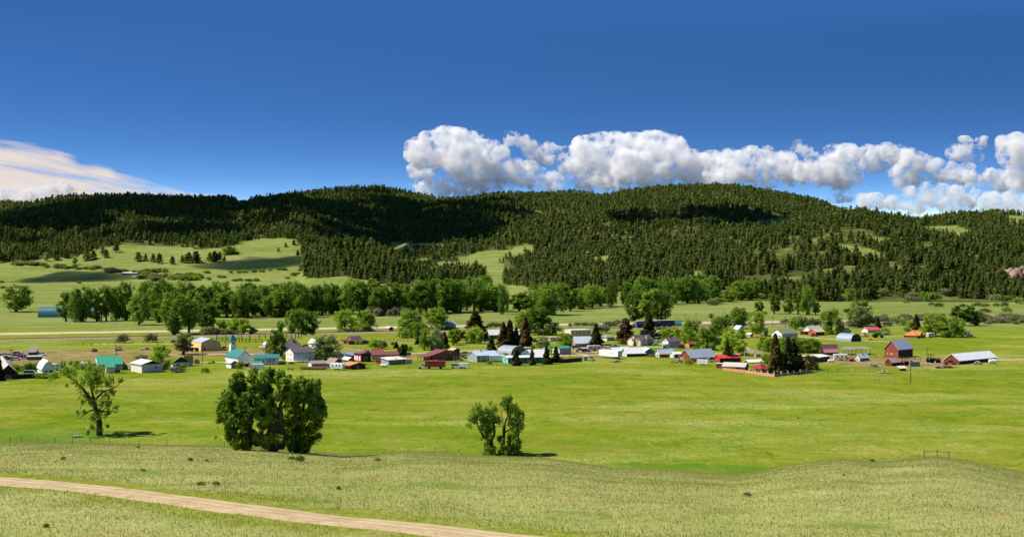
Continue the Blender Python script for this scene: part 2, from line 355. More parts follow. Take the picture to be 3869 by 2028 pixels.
# ------------------------------------------------------------------ pines of the hills
def cone_leaves(rng, n, H, R, base, size, shape=1.0, irr=.25):
    """quads of foliage spread through a conifer: drooping boughs in uneven whorls"""
    t = rng.random(n)**.75                      # 0 top .. 1 bottom
    lumps = 1+irr*np.sin(t*23+rng.random()*6)+irr*.6*np.sin(t*51+rng.random()*6)
    ang = rng.random(n)*2*math.pi
    rad = R*(t**shape)*lumps*(.35+.65*rng.random(n)**.5)*(1+.22*np.sin(ang*3+rng.random()*6+t*9))
    z = H-(H-base)*t-rad*.22
    c = np.stack([rad*np.cos(ang), rad*np.sin(ang), z], -1)
    out = np.stack([np.cos(ang), np.sin(ang), -.35+.5*rng.standard_normal(n)], -1)
    side = np.stack([-np.sin(ang), np.cos(ang), .4*rng.standard_normal(n)], -1)
    s = size*(.6+.8*rng.random(n))[:, None]
    return np.stack([c-out*s*.7, c+side*s*.55-np.array([0, 0, .15])*s, c+out*s, c-side*s*.55+np.array([0, 0, .2])*s], 1)
def quads_mesh(name, q, mats, midx=None):
    n = len(q); return np_mesh(name, q.reshape(-1, 3), np.arange(n*4).reshape(n, 4), mats, midx)
def trunk_quads(H, r0, r1, k=5):
    a = np.arange(k)/k*2*math.pi; q = []
    for i in range(k):
        j = (i+1) % k
        q.append([(r0*math.cos(a[i]), r0*math.sin(a[i]), -.3), (r0*math.cos(a[j]), r0*math.sin(a[j]), -.3), (r1*math.cos(a[j]), r1*math.sin(a[j]), H), (r1*math.cos(a[i]), r1*math.sin(a[i]), H)])
    return np.array(q)
def pine_quads(seed, n, size, H=18.0):
    rng = np.random.default_rng(seed); R = H*rng.uniform(.17, .25)
    lv = cone_leaves(rng, n, H, R, H*rng.uniform(.10, .22), size, rng.uniform(.42, .72), .34)
    return lv, trunk_quads(H*.9, .3, .06, 4)
PINE_HI = []
for s in range(5):
    lv, tr = pine_quads(100+s, 420, 1.15)
    q = np.concatenate([tr, lv]); PINE_HI.append(quads_mesh('pine_tree', q, [LM['hill'], PINEBARK], np.r_[np.ones(len(tr)), np.zeros(len(lv))]))
LOD = [[np.concatenate(pine_quads(200+s, n, sz)[::-1]) for s in range(6)] for n, sz in ((120, 1.7), (60, 2.3), (32, 3.1))]
NTR = 4
def hidden_mask(x, y, z, top):
    """True where the ridge in front hides the tree"""
    uu = np.linspace(-900, 4800, 300); yy = np.concatenate([np.arange(900, 2500, 25), np.arange(2500, 7200, 50)])
    Ug, Yg = np.meshgrid(uu, yy); v = V0-(zg((Ug-U0)/F*Yg, Yg))/Yg*F
    run = np.minimum.accumulate(v, 0)
    iu = np.clip(((x/y*F+U0)+900)/5700*299, 0, 299).astype(int); iy = np.clip(np.searchsorted(yy, y)-2, 0, len(yy)-1)
    return (V0-(z+top)/y*F) > run[iy, iu]+2
def scatter():
    rng = np.random.default_rng(7); xs, ys = [], []
    for y0, y1, sp in ((1400, 1900, 7.6), (1900, 2600, 8.8), (2600, 3600, 10.6), (3600, 5000, 12.6), (5000, 7000, 16.5)):
        n = int(((U0+500)/F*2*(y0+y1)/2*(y1-y0))/(sp*sp))
        y = np.sqrt(rng.random(n)*(y1**2-y0**2)+y0**2); u = rng.uniform(-500, 4369, n)
        xs.append((u-U0)/F*y); ys.append(y)
    x, y = np.concatenate(xs), np.concatenate(ys)
    m, u, v = forest_mask(x, y)
    dens = fbm(x/90, y/90, 55, 3); right = sstep(1700, 2600, u)*sstep(3200, 2400, y)
    gl = fbm(x/26, y/26, 57, 2)
    keep = m & (dens > -.50+right*.30) & (gl > -.48+.22*right) & (rng.random(len(x)) < .93)
    x, y = x[keep], y[keep]; z = zg(x, y)
    h = rng.normal(14.2, 4.2, len(x)).clip(4.5, 25)
    vis = ~hidden_mask(x, y, z, h); x, y, z, h = x[vis], y[vis], z[vis], h[vis]
    return x, y, z, h
FX, FY, FZ, FH = scatter()
app = FH/FY*F; uu_ = FX/FY*F+U0
inframe = (uu_ > 5) & (uu_ < 3864)
NEAR = np.argsort(-(app*inframe))[:255]
isnear = np.zeros(len(FX), bool); isnear[NEAR] = True
def forest():
    rng = np.random.default_rng(11); allq = []; allm = []
    rest = ~isnear
    lod = np.where(FY < 2000, 0, np.where(FY < 3000, 1, 2)); var = rng.integers(0, 6, len(FX))
    for l in range(3):
        for k in range(6):
            i = np.where(rest & (lod == l) & (var == k))[0]
            if not len(i): continue
            base = LOD[l][k]; ng = len(base)
            a = rng.random(len(i))*2*math.pi; s = FH[i]/18; wd = s*rng.uniform(.72, 1.15, len(i))
            ca, sa = np.cos(a)*wd, np.sin(a)*wd
            q = np.empty((len(i), ng, 4, 3), np.float32)
            q[..., 0] = base[None, ..., 0]*ca[:, None, None]-base[None, ..., 1]*sa[:, None, None]+FX[i][:, None, None]
            q[..., 1] = base[None, ..., 0]*sa[:, None, None]+base[None, ..., 1]*ca[:, None, None]+FY[i][:, None, None]
            q[..., 2] = base[None, ..., 2]*s[:, None, None]+FZ[i][:, None, None]
            allq.append(q.reshape(-1, 4, 3)); allm.append(np.tile(np.r_[np.zeros(ng-NTR), np.ones(NTR)] if False else np.r_[np.ones(NTR), np.zeros(ng-NTR)], len(i)))
    q = np.concatenate(allq); print('forest trees', len(FX), 'quads', len(q))
    me = quads_mesh('pine_forest', q, [LM['hill'], PINEBARK], np.concatenate(allm))
    link('pine_forest', me, kind='stuff', label='dark pine forest covering the hills behind the valley', cat='forest')
forest()
def pine_at(x, y, z, h, label, group, rng):
    o = link('pine_tree', PINE_HI[rng.randrange(5)], label=label, cat='tree', group=group)
    s = h/18; o.location = (x, y, z); o.scale = (s*rng.uniform(.9, 1.25),)*2+(s,); o.rotation_euler = (0, 0, rng.uniform(0, 6.28)); return o
R1 = random.Random(3)
for i in NEAR:
    pine_at(FX[i], FY[i], FZ[i], FH[i], 'dark green pine at the lower edge of the hillside forest behind the cottonwoods', 'pines along the foot of the forest', R1)

# ------------------------------------------------------------------ clouds
def cloud_mat(name, dens, col=(1, 1, 1), aniso=.0):
    m = bpy.data.materials.new(name); m.use_nodes = True; nt = m.node_tree; nt.nodes.clear()
    v = nt.nodes.new('ShaderNodeVolumeScatter'); v.inputs['Density'].default_value = dens; v.inputs['Color'].default_value = col+(1,); v.inputs['Anisotropy'].default_value = aniso
    o = nt.nodes.new('ShaderNodeOutputMaterial'); nt.links.new(v.outputs[0], o.inputs['Volume']); return m
def ico(sub):
    import bmesh
    bm = bmesh.new(); bmesh.ops.create_icosphere(bm, subdivisions=sub, radius=1)
    v = np.array([p.co[:] for p in bm.verts]); f = np.array([[q.index for q in p.verts] for p in bm.faces]); bm.free(); return v, f
ICO2 = ico(2); ICO1 = ico(1)
def blobs_mesh(name, blobs, mat, ic=ICO2):
    vs, fs, k = [], [], 0
    for (x, y, z, rx, ry, rz) in blobs:
        vs.append(ic[0]*np.array([rx, ry, rz])+np.array([x, y, z])); fs.append(ic[1]+k); k += len(ic[0])
    return np_mesh(name, np.concatenate(vs), np.concatenate(fs), [mat])
CM = cloud_mat('cumulus_vapour', .012, (1, .998, .994))
def ragged(m, lo, hi, dens):
    nt = m.node_tree; v = next(n for n in nt.nodes if n.type == 'VOLUME_SCATTER'); geo = nt.nodes.new('ShaderNodeNewGeometry')
    a = noise(nt, geo.outputs['Position'], 1/150, 7, .66); r = nt.nodes.new('ShaderNodeMapRange'); nt.links.new(a, r.inputs[0])
    r.inputs[1].default_value = lo; r.inputs[2].default_value = hi; r.inputs[3].default_value = 0; r.inputs[4].default_value = dens; nt.links.new(r.outputs[0], v.inputs['Density'])
ragged(CM, .44, .74, .032)
def vn3(x, y, z, s):
    ix, iy, iz = np.floor(x), np.floor(y), np.floor(z); fx, fy, fz = x-ix, y-iy, z-iz
    fx = fx*fx*(3-2*fx); fy = fy*fy*(3-2*fy); fz = fz*fz*(3-2*fz)
    h = lambda a, b, c: _hash(ix+a+(iz+c)*131, iy+b+(iz+c)*57, s)
    l = lambda p, q, t: p+(q-p)*t
    return l(l(l(h(0,0,0), h(1,0,0), fx), l(h(0,1,0), h(1,1,0), fx), fy), l(l(h(0,0,1), h(1,0,1), fx), l(h(0,1,1), h(1,1,1), fx), fy), fz)
def surface_nets(f, org, h):
    """surface of f > 0 on a grid, as quads"""
    s = f > 0; n = np.array(f.shape)-1
    acc = np.zeros(tuple(n)+(3,)); cnt = np.zeros(tuple(n))
    for ax in range(3):
        o1, o2 = [a for a in range(3) if a != ax]
        for i in (0, 1):
            for j in (0, 1):
                sl0 = [None]*3; sl1 = [None]*3
                sl0[ax] = slice(0, n[ax]); sl1[ax] = slice(1, n[ax]+1)
                for o, k in ((o1, i), (o2, j)): sl0[o] = sl1[o] = slice(k, n[o]+k)
                a, b = f[tuple(sl0)], f[tuple(sl1)]; x = (a > 0) != (b > 0)
                t = np.where(x, a/np.where(x, a-b, 1), 0)
                acc[..., ax] += t*x; acc[..., o1] += i*x; acc[..., o2] += j*x; cnt += x
    act = cnt > 0; vid = -np.ones(tuple(n), int); vid[act] = np.arange(act.sum())
    cell = np.argwhere(act); V = (cell+acc[act]/cnt[act][:, None])*h+np.array(org); Q = []
    for ax in range(3):
        o1, o2 = (ax+1) % 3, (ax+2) % 3
        sl0 = [slice(1, n[k]) for k in range(3)]; sl1 = list(sl0)
        sl0[ax] = slice(0, n[ax]); sl1[ax] = slice(1, n[ax]+1)
        a, b = s[tuple(sl0)], s[tuple(sl1)]; e = np.argwhere(a != b); fl = a[a != b]
        off = np.ones(3, int); off[ax] = 0; e = e+off
        def c(d1, d2):
            q = e.copy(); q[:, o1] -= d1; q[:, o2] -= d2; return vid[q[:, 0], q[:, 1], q[:, 2]]
        q = np.stack([c(1, 1), c(0, 1), c(0, 0), c(1, 0)], -1); q[~fl] = q[~fl][:, ::-1]; Q.append(q)
    return V, np.concatenate(Q)
def vapour_mesh(name, blobs, h, mat, seed, amp=1.0, sz=1.0, bias=0.0):
    b = np.array(blobs); pad = 3*h+30*amp
    lo = (b[:, :3]-b[:, 3:6]).min(0)-pad; hi = (b[:, :3]+b[:, 3:6]).max(0)+pad
    g = [np.arange(lo[k], hi[k]+h, h) for k in range(3)]; f = np.full([len(a) for a in g], -80.0)
    for x, y, z, rx, ry, rz in b:
        i = [slice(max(np.searchsorted(g[k], c-r-60), 0), np.searchsorted(g[k], c+r+60)) for k, (c, r) in enumerate(((x, rx), (y, ry), (z, rz)))]
        X, Y, Z = np.meshgrid(g[0][i[0]], g[1][i[1]], g[2][i[2]], indexing='ij')
        d = np.sqrt(((X-x)/rx)**2+((Y-y)/ry)**2+((Z-z)/rz)**2); sub = f[i[0], i[1], i[2]]
        np.maximum(sub, (1-d)*rz, out=sub)
    m = f > -70*amp
    I = np.argwhere(m); p = I*h+lo; nz = np.zeros(len(p))
    for sc_, a, bil in ((300, 120, 1), (130, 100, 1), (75, 100, 0), (40, 82, 0), (22, 56, 0), (12, 34, 0)):
        sc_ *= sz; v_ = vn3(p[:, 0]/sc_, p[:, 1]/sc_, p[:, 2]/sc_, seed+int(sc_)); nz += a*amp*((.42-np.abs(v_*2-1)) if bil else (v_-.48)*1.5)
    f[m] += nz+bias
    f[[0, -1]] = -9; f[:, [0, -1]] = -9; f[:, :, [0, -1]] = -9
    V, Q = surface_nets(f, lo, h); return np_mesh(name, V, Q, [mat], smooth=True)
def cumulus(label, blobs, D, seed, fine=True):
    rng = random.Random(seed); out = []; k = K*D/F
    for bx, by, br in blobs:
        d = D+rng.uniform(-1, 1)*br*k*.8; r = br*k*.87+9
        out.append(((bx*K-U0)/F*d, d, -(by*K-V0)/F*d, r, r, r*.95))
    me = vapour_mesh('cumulus_cloud', out, 8.5, CM, seed, bias=20 if max(b_[2] for b_ in blobs) > 15 else 26)
    return link('cumulus_cloud', me, label=label, cat='cloud', group='white cumulus clouds over the hills')
CL = [
 ('tall white cumulus at the end of the cloud bank above the dip between hills',
  [(1050,380,26),(1085,365,30),(1120,356,32),(1150,350,22),(1180,366,28),(1210,374,30),(1245,388,28),(1060,402,18),(1110,395,36),(1160,400,42),(1210,412,36),(1250,420,30),(1290,428,24),(1330,434,20),(1160,436,24),(1200,446,26),(1250,450,28),(1300,452,28),(1350,450,22),(1385,455,17),(1052,467,11),(1085,470,14),(1120,470,15),(1160,476,15),(1200,476,15),(1250,471,15),(1300,466,14),(1350,466,14),(1400,464,14)]),
 ('small flat white cloud puff hanging alone under the tall cumulus', [(1055,430,11),(1040,431,7),(1070,433,7),(1082,434,4)]),
 ('thin torn white cloud shred in the blue gap between two cumulus heads', [(1285,347,7),(1300,352,7),(1316,359,8),(1330,372,10),(1338,386,9),(1345,396,8)]),
 ('largest white cumulus with two domed tops over the central hill',
  [(1375,382,18),(1392,396,17),(1412,386,9),(1470,378,30),(1510,371,33),(1550,368,30),(1590,366,26),(1480,410,38),(1530,415,44),(1580,410,38),(1632,362,25),(1655,368,33),(1692,374,28),(1660,405,42),(1620,420,38),(1708,400,30),(1738,402,18),(1430,424,26),(1480,448,28),(1530,455,26),(1580,458,26),(1620,455,26),(1670,448,30),(1720,440,30),(1760,420,28),(1790,412,26),(1770,440,24)]),
 ('broad lumpy white cumulus trailing down behind the shoulder of the central hill',
  [(1830,402,20),(1860,412,25),(1890,397,21),(1920,402,27),(1950,412,26),(1975,408,20),(1850,440,26),(1800,446,26),(1900,435,28),(1950,432,21),(1900,456,13),(1940,464,8),(1975,430,22),(2000,436,24)]),
 ('grey-bellied white cumulus with a flat base above the end of the wooded ridge',
  [(2030,430,22),(2060,420,30),(2100,402,30),(2130,394,24),(2070,440,26),(2110,440,30),(2140,446,20),(2160,402,20),(2190,388,16),(2230,387,20),(2200,406,18),(2005,370,7),(2025,378,8)]),
 ('long stepped white cloud between the grey-bellied cumulus and the tall one at the edge',
  [(2260,397,26),(2290,402,24),(2320,417,22),(2350,430,26),(2260,440,18),(2300,446,20),(2390,437,23),(2430,441,23),(2480,449,20),(2520,455,20),(2270,460,10)]),
 ('tall white cumulus cut by the frame edge above the far wooded ridge', [(2550,372,30),(2590,384,40),(2536,394,17),(2580,420,34),(2600,444,36),(2560,462,18),(2530,362,14)]),
 ('small round white puff floating above the long stepped cloud', [(2440,388,14),(2415,384,9),(2400,382,9),(2452,396,9)]),
 ('smallest wisp of white cloud high between the long cloud and the frame edge', [(2425,360,7),(2432,364,5),(2470,357,5)]),
 ('small white puff just above the slope where the central ridge drops', [(2110,490,9),(2092,491,7),(2126,492,6)]),
 ('low white cloud bank lying along the skyline behind the lowest part of the ridge',
  [(2200,507,13),(2172,503,8),(2240,515,15),(2290,506,16),(2330,501,16),(2290,487,8),(2328,480,9),(2370,482,10),(2410,484,9),(2447,477,7),(2380,506,18),(2430,506,18),(2490,508,18),(2550,506,20),(2600,506,20),(2180,520,11),(2300,525,16),(2400,520,16),(2500,522,16),(2560,525,16)]),
 ('small bright cloud head peeping over the far left skyline of the dark ridge', [(130,481,19),(150,476,15),(108,489,17),(88,494,14),(70,498,12),(170,486,13),(20,496,12),(0,492,12)]),
]
for i, (lb, bl) in enumerate(CL): cumulus(lb, bl, 15000+900*math.sin(i*2.3), 50+i, fine=True)

# clouds overhead, out of the picture: their shadows lie on the hills
CM2 = cloud_mat('dense_cloud_vapour', .05); CM3 = cloud_mat('thin_cloud_vapour', .022)
SH = [
 [(60,545),(170,532),(330,512),(480,505),(600,500),(700,490),(748,505),(745,540),(690,572),(620,592),(520,596),(400,594),(300,600),(200,590),(90,575)],
 [(890,535),(960,532),(1050,520),(1150,500),(1200,515),(1215,548),(1195,575),(1120,604),(1030,612),(960,600),(905,575)],
 [(1580,545),(1680,533),(1800,536),(1950,541),(1890,556),(1760,566),(1600,562)],
 [(-60,678),(120,682),(250,689),(250,696),(120,700),(-60,702)],
 [(600,662),(690,645),(760,640),(760,655),(700,665),(590,676),(480,670)],
 [(840,510),(930,520),(900,545),(800,540)],
]
SL = ['cloud above the frame that shades the dark left ridge', 'cloud above the frame that shades the hollow in the central hills', 'cloud above the frame that shades a streak under the domed hill',
      'cloud above the frame that shades the far pasture', 'cloud above the frame that shades the grassy slope', 'small cloud above the frame beside the one shading the hollow']
RR = (70, 58, 26, 20, 15, 22)
for k_, poly in enumerate(SH):
    rng = random.Random(90+k_); xs = [p[0] for p in poly]; ys = [p[1] for p in poly]; bl = []
    n = 0
    while n < (270 if k_ < 2 else 150):
        px, py = rng.uniform(min(xs), max(xs)), rng.uniform(min(ys), max(ys))
        if not in_poly(np.array([px*K]), np.array([py*K]), [(a*K, b*K) for a, b in poly])[0]: continue
        p = at(px*K, py*K); n += 1
        t = (1450-p.z)/SUN.z; c = p+SUN*t; r = p.y/4200*rng.uniform(.6, 1.25)*RR[k_]
        bl.append((c.x, c.y, c.z+rng.uniform(-30, 60), r, r*1.3, r*.5))
    me = vapour_mesh('overhead_cloud', bl, 30.0 if k_ < 2 else 16.0, CM2 if k_ < 3 else CM3, 30+k_, RR[k_]/60, 2.2)
    link('overhead_cloud', me, label=SL[k_], cat='cloud')

# high veil of ice cloud on the left: a thin sheet, streaked
def veil():
    m = bpy.data.materials.new('ice_cloud'); m.use_nodes = True; nt = m.node_tree; nt.nodes.clear()
    tcn = nt.nodes.new('ShaderNodeTexCoord'); P = tcn.outputs['Object']
    a = nt.nodes.new('ShaderNodeAttribute'); a.attribute_name = 'veil'
    sp = nt.nodes.new('ShaderNodeSeparateColor'); nt.links.new(a.outputs['Color'], sp.inputs[0])
    w1 = noise(nt, mapping(nt, P, (.00022, .000045, .0005), (0, 0, .35)), 1, 8, .62)
    w2 = noise(nt, mapping(nt, P, (.0009, .00012, .0005), (0, 0, .5)), 1, 6, .65)
    s = nt.nodes.new('ShaderNodeMath'); s.operation = 'ADD'; nt.links.new(w1, s.inputs[0]); nt.links.new(w2, s.inputs[1])
    q = nt.nodes.new('ShaderNodeMath'); q.operation = 'MULTIPLY_ADD'; nt.links.new(s.outputs[0], q.inputs[0]); q.inputs[1].default_value = 2.3; nt.links.new(sp.outputs[0], q.inputs[2])
    al = ramp(nt, q.outputs[0], [(.0, G(0)), (1.0, G(0)), (1.0, G(0))]); cr = al.node
    cr.color_ramp.elements[0].position = .0
    sc_ = nt.nodes.new('ShaderNodeMapRange'); nt.links.new(q.outputs[0], sc_.inputs[0]); sc_.inputs[1].default_value = 2.45; sc_.inputs[2].default_value = 3.3; sc_.inputs[4].default_value = .93
    d = nt.nodes.new('ShaderNodeBsdfDiffuse'); d.inputs[0].default_value = (.98, .86, .74, 1); t = nt.nodes.new('ShaderNodeBsdfTranslucent'); t.inputs[0].default_value = (.98, .86, .74, 1)  # peach of low sun and haze put into the cloud's own colour
    dm = nt.nodes.new('ShaderNodeMixShader'); nt.links.new(d.outputs[0], dm.inputs[1]); nt.links.new(t.outputs[0], dm.inputs[2])
    tr = nt.nodes.new('ShaderNodeBsdfTransparent'); mx = nt.nodes.new('ShaderNodeMixShader'); o = nt.nodes.new('ShaderNodeOutputMaterial')
    nt.links.new(sc_.outputs[0], mx.inputs[0]); nt.links.new(tr.outputs[0], mx.inputs[1]); nt.links.new(dm.outputs[0], mx.inputs[2]); nt.links.new(mx.outputs[0], o.inputs[0])
    H = 2600.0
    us = np.linspace(-1300, 1000, 90); vs = np.linspace(440, 790, 70)
    Ug, Vg = np.meshgrid(us, vs); Y = H/((V0-Vg)/F); X = (Ug-U0)/F*Y; Z = np.full(X.shape, H)+220*fbm(X/9000, Y/9000, 61, 3)
    top = np.interp(Ug, np.array([-900,0,60,150,200,260,300,380,480,560,640])*K, np.array([300,331,338,352,388,394,424,452,473,483,490])*K)
    w = sstep(0, np.interp(Ug, [0, 300, 900], [120, 80, 26]), Vg-top)*.95
    hole = np.exp(-((Ug/K-190)/95)**2-((Vg/K-372)/14)**2)*.5+np.exp(-((Ug/K-90)/120)**2-((Vg/K-352+ (Ug/K)*.02)/4)**2)*.25
    w = w-.8*sstep(0, -40, Vg-top)
    w = w-hole-.95*(1-sstep(960, 840, Ug))
    idx = np.arange(X.size).reshape(X.shape); f = np.stack([idx[:-1, :-1], idx[:-1, 1:], idx[1:, 1:], idx[1:, :-1]], -1).reshape(-1, 4)
    me = np_mesh('cirrus_cloud', np.stack([X, Y, Z], -1).reshape(-1, 3), f, [m], smooth=True, cols={'veil': np.stack([w, w, w, np.ones(w.shape)], -1).reshape(-1, 4)})
    link('cirrus_cloud', me, label='streaked peach-white veil of high cloud on the left over the dark ridge', cat='cloud')
veil()

# ------------------------------------------------------------------ mesh builder, paints
class MB:
    def __init__(s): s.v, s.f, s.m = [], [], []
    def poly(s, pts, mi=0):
        k = len(s.v); s.v += [tuple(p) for p in pts]; s.f.append(tuple(range(k, k+len(pts)))); s.m.append(mi); return s
    def box(s, x0, x1, y0, y1, z0, z1, mi=0):
        k = len(s.v); s.v += [(x0,y0,z0),(x1,y0,z0),(x1,y1,z0),(x0,y1,z0),(x0,y0,z1),(x1,y0,z1),(x1,y1,z1),(x0,y1,z1)]
        for f in ((0,3,2,1),(4,5,6,7),(0,1,5,4),(1,2,6,5),(2,3,7,6),(3,0,4,7)): s.f.append(tuple(k+i for i in f)); s.m.append(mi)
        return s
    def prism(s, prof, axis, a0, a1, mi=0):
        """prof: closed outline in (across, z); axis 'x' or 'y' = direction of the length"""
        k = len(s.v); n = len(prof)
        for a in (a0, a1): s.v += [((a, p, z) if axis == 'x' else (p, a, z)) for p, z in prof]
        s.f.append(tuple(range(k, k+n))); s.f.append(tuple(range(k+2*n-1, k+n-1, -1))); s.m += [mi, mi]
        for i in range(n):
            j = (i+1) % n; s.f.append((k+i, k+n+i, k+n+j, k+j)); s.m.append(mi)
        return s
    def tube(s, p0, p1, r0, r1=None, n=8, mi=0, caps=True):
        r1 = r0 if r1 is None else r1; p0, p1 = Vector(p0), Vector(p1); d = (p1-p0).normalized()
        a = d.orthogonal().normalized(); b = d.cross(a); k = len(s.v)
        for p, r in ((p0, r0), (p1, r1)):
            for i in range(n): t = i/n*2*math.pi; s.v.append(tuple(p+(a*math.cos(t)+b*math.sin(t))*r))
        for i in range(n): j = (i+1) % n; s.f.append((k+i, k+j, k+n+j, k+n+i)); s.m.append(mi)
        if caps: s.f.append(tuple(range(k+n-1, k-1, -1))); s.f.append(tuple(range(k+n, k+2*n))); s.m += [mi, mi]
        return s
    def mesh(s, name, mats):
        me = bpy.data.meshes.new(name); me.from_pydata(s.v, [], s.f)
        for m in mats: me.materials.append(m)
        me.polygons.foreach_set('material_index', s.m); me.update(); return me
    def build(s, name, mats, parent=None, **t): return link(name, s.mesh(name, mats if isinstance(mats, (list, tuple)) else [mats]), parent, **t)

_P = {}
def paint(hexc, kind='plain'):
    """procedural paints: plain, siding, metal (ribbed), wood (weathered boards), shingle, rust, glass"""
    if (hexc, kind) in _P: return _P[hexc, kind]
    m, nt, b = newmat(kind+'_'+hexc.strip('#')); c = lin(hexc); gm = sum(c)/3; c = tuple(.89*q+.11*gm for q in c); tcn = nt.nodes.new('ShaderNodeTexCoord'); P = tcn.outputs['Object']
    dk = lambda k: (c[0]*k, c[1]*k, c[2]*k, 1)
    n1 = noise(nt, P, .9, 4); col = ramp(nt, n1, [(.3, dk(.86)), (.7, dk(1.06))]); b.inputs['Roughness'].default_value = .7
    def wave(sc_, axis, lo, hi, prof='SIN'):
        w_ = nt.nodes.new('ShaderNodeTexWave'); w_.bands_direction = axis; w_.wave_profile = prof; w_.inputs['Scale'].default_value = sc_; nt.links.new(P, w_.inputs['Vector'])
        return ramp(nt, w_.outputs['Fac'], [(0, G(lo)), (1, G(hi))]), w_.outputs['Fac']
    if kind == 'siding':
        g, h = wave(.8, 'Z', .80, 1.0, 'SAW'); col = mix(nt, 1, col, g, 'MULTIPLY'); bump(nt, b, h, .3, .03)
    elif kind == 'metal':
        g, h = wave(.55, 'X', .88, 1.04); col = mix(nt, 1, col, g, 'MULTIPLY'); b.inputs['Roughness'].default_value = .42; b.inputs['Specular IOR Level'].default_value = .4
        st = noise(nt, mapping(nt, P, (2, .25, .25)), 1, 4); col = mix(nt, ramp(nt, st, [(.5, G(0)), (.75, G(.35))]), col, dk(.72)); bump(nt, b, h, .35, .04)
    elif kind == 'wood':
        st = noise(nt, mapping(nt, P, (2.2, 2.2, .22)), 1, 5, .65); col = ramp(nt, st, [(.28, dk(.45)), (.5, dk(1)), (.74, dk(1.5))]); b.inputs['Roughness'].default_value = .95
        g, h = wave(1.1, 'DIAGONAL', .80, 1.0); col = mix(nt, 1, col, g, 'MULTIPLY'); bump(nt, b, st, .4, .05)
    elif kind == 'shingle':
        st = noise(nt, P, 3.5, 5, .7); col = ramp(nt, st, [(.3, dk(.72)), (.7, dk(1.2))]); b.inputs['Roughness'].default_value = .95
    elif kind == 'rust':
        st = noise(nt, mapping(nt, P, (.8, .25, .5)), 1, 5, .6); col = mix(nt, ramp(nt, st, [(.50, G(0)), (.62, G(.85))]), col, rgba('#a5623c'))
    elif kind == 'glass':
        b.inputs['Roughness'].default_value = .08; b.inputs['Specular IOR Level'].default_value = .6
    elif kind == 'car':
        b.inputs['Roughness'].default_value = .25; b.inputs['Coat Weight'].default_value = .6; b.inputs['Specular IOR Level'].default_value = .5
    nt.links.new(col, b.inputs['Base Color']); _P[hexc, kind] = m; return m
WHITE, CREAM, GLASS = '#e4e4e0', '#dcd0b0', '#11161b'
PANE = paint(GLASS, 'glass'); FRAME = paint('#d8d8d4'); TYRE = paint('#141414'); STEEL = paint('#8d9196', 'metal')

# ------------------------------------------------------------------ roads, railway
def strip(name, pts, w0, w1, mat, lift=.05, step=4.0, thick=0.0, **t):
    """sheet laid on the ground along pts; w0 is the far side, w1 the near side"""
    P = [Vector((p[0], p[1], 0)) for p in pts]; out = []
    for a, b in zip(P[:-1], P[1:]):
        n = max(1, int((b-a).length/step)); out += [a.lerp(b, i/n) for i in range(n)]
    out.append(P[-1]); k = 4
    sm = [sum((out[min(max(i+j, 0), len(out)-1)] for j in range(-k, k+1)), Vector())/(2*k+1) for i in range(len(out))]
    vs, fs = [], []; ac = np.linspace(-1, 1, 7)
    for i, p in enumerate(sm):
        d = (sm[min(i+1, len(sm)-1)]-sm[max(i-1, 0)]).normalized(); nrm = Vector((-d.y, d.x, 0))
        for a in ac:
            q = p+nrm*(a*(w0 if a > 0 else w1)); h = (lift if abs(a) < .9 else -.06)+thick*(1 if abs(a) < .7 else 0)
            vs.append((q.x, q.y, float(zg(q.x, q.y))+h))
    n = len(ac)
    for i in range(len(sm)-1):
        for j in range(n-1): fs.append((i*n+j, i*n+n+j, i*n+n+j+1, i*n+j+1))
    me = np_mesh(name, vs, fs, [mat], smooth=True, cols={'lane': np.tile(np.array([(0,0,0,1),(.2,.2,.2,1),(1,1,1,1),(0,0,0,1),(1,1,1,1),(.2,.2,.2,1),(0,0,0,1)], np.float32), (len(sm), 1))}); return link(name, me, kind='structure', **t)
def dirt_mat(name, a, b_, c, sc_=.35, ruts=False):
    m, nt, b = newmat(name); geo = nt.nodes.new('ShaderNodeNewGeometry'); P = geo.outputs['Position']
    c1 = ramp(nt, noise(nt, P, sc_, 6, .6), [(.32, a+(1,)), (.5, b_+(1,)), (.68, c+(1,))]); c2 = noise(nt, P, 6, 3, .7)
    if ruts:     # two packed wheel tracks, loose gravel and weeds between
        la = nt.nodes.new('ShaderNodeAttribute'); la.attribute_name = 'lane'; wv = noise(nt, P, .8, 4)
        c1 = mix(nt, ramp(nt, mix(nt, .5, la.outputs['Color'], wv), [(.36, G(.5)), (.52, G(0))]), c1, C(.27,.215,.105))
    nt.links.new(mix(nt, .35, c1, ramp(nt, c2, [(.3, G(.5)), (.7, G(1.3))]), 'MULTIPLY'), b.inputs['Base Color']); b.inputs['Roughness'].default_value = 1; b.inputs['Specular IOR Level'].default_value = 0
    bump(nt, b, c2, .5, .06); return m
M_ROAD = dirt_mat('sandy_road', (.40,.295,.170), (.49,.375,.225), (.55,.43,.28), ruts=True); M_VERGE = dirt_mat('sandy_verge', (.34,.25,.14), (.46,.34,.20), (.52,.40,.25), .8)
M_HWY = dirt_mat('gravel_highway', (.42,.34,.26), (.50,.42,.33), (.54,.46,.37)); M_STREET = dirt_mat('dirt_street', (.34,.26,.17), (.44,.35,.24), (.50,.41,.30))
M_BALLAST = dirt_mat('ballast', (.20,.15,.11), (.28,.21,.155), (.34,.265,.20), 1.2)
strip('verge', ROAD_P, 1.9, 3.1, M_VERGE, .07, 2)
strip('road', ROAD_P, 1.5, 1.6, M_ROAD, .12, 2)
hw = [at(u, v) for u, v in ((-900,1270),(-300,1265),(0,1262),(631,1250.5),(975,1245),(1262,1240.5),(1499,1236),(1716,1232),(2086,1226),(2400,1222),(2650,1219.5),(3100,1214),(3600,1208),(4300,1200))]
strip('highway', hw, 11, 11, M_HWY, .35, 12)
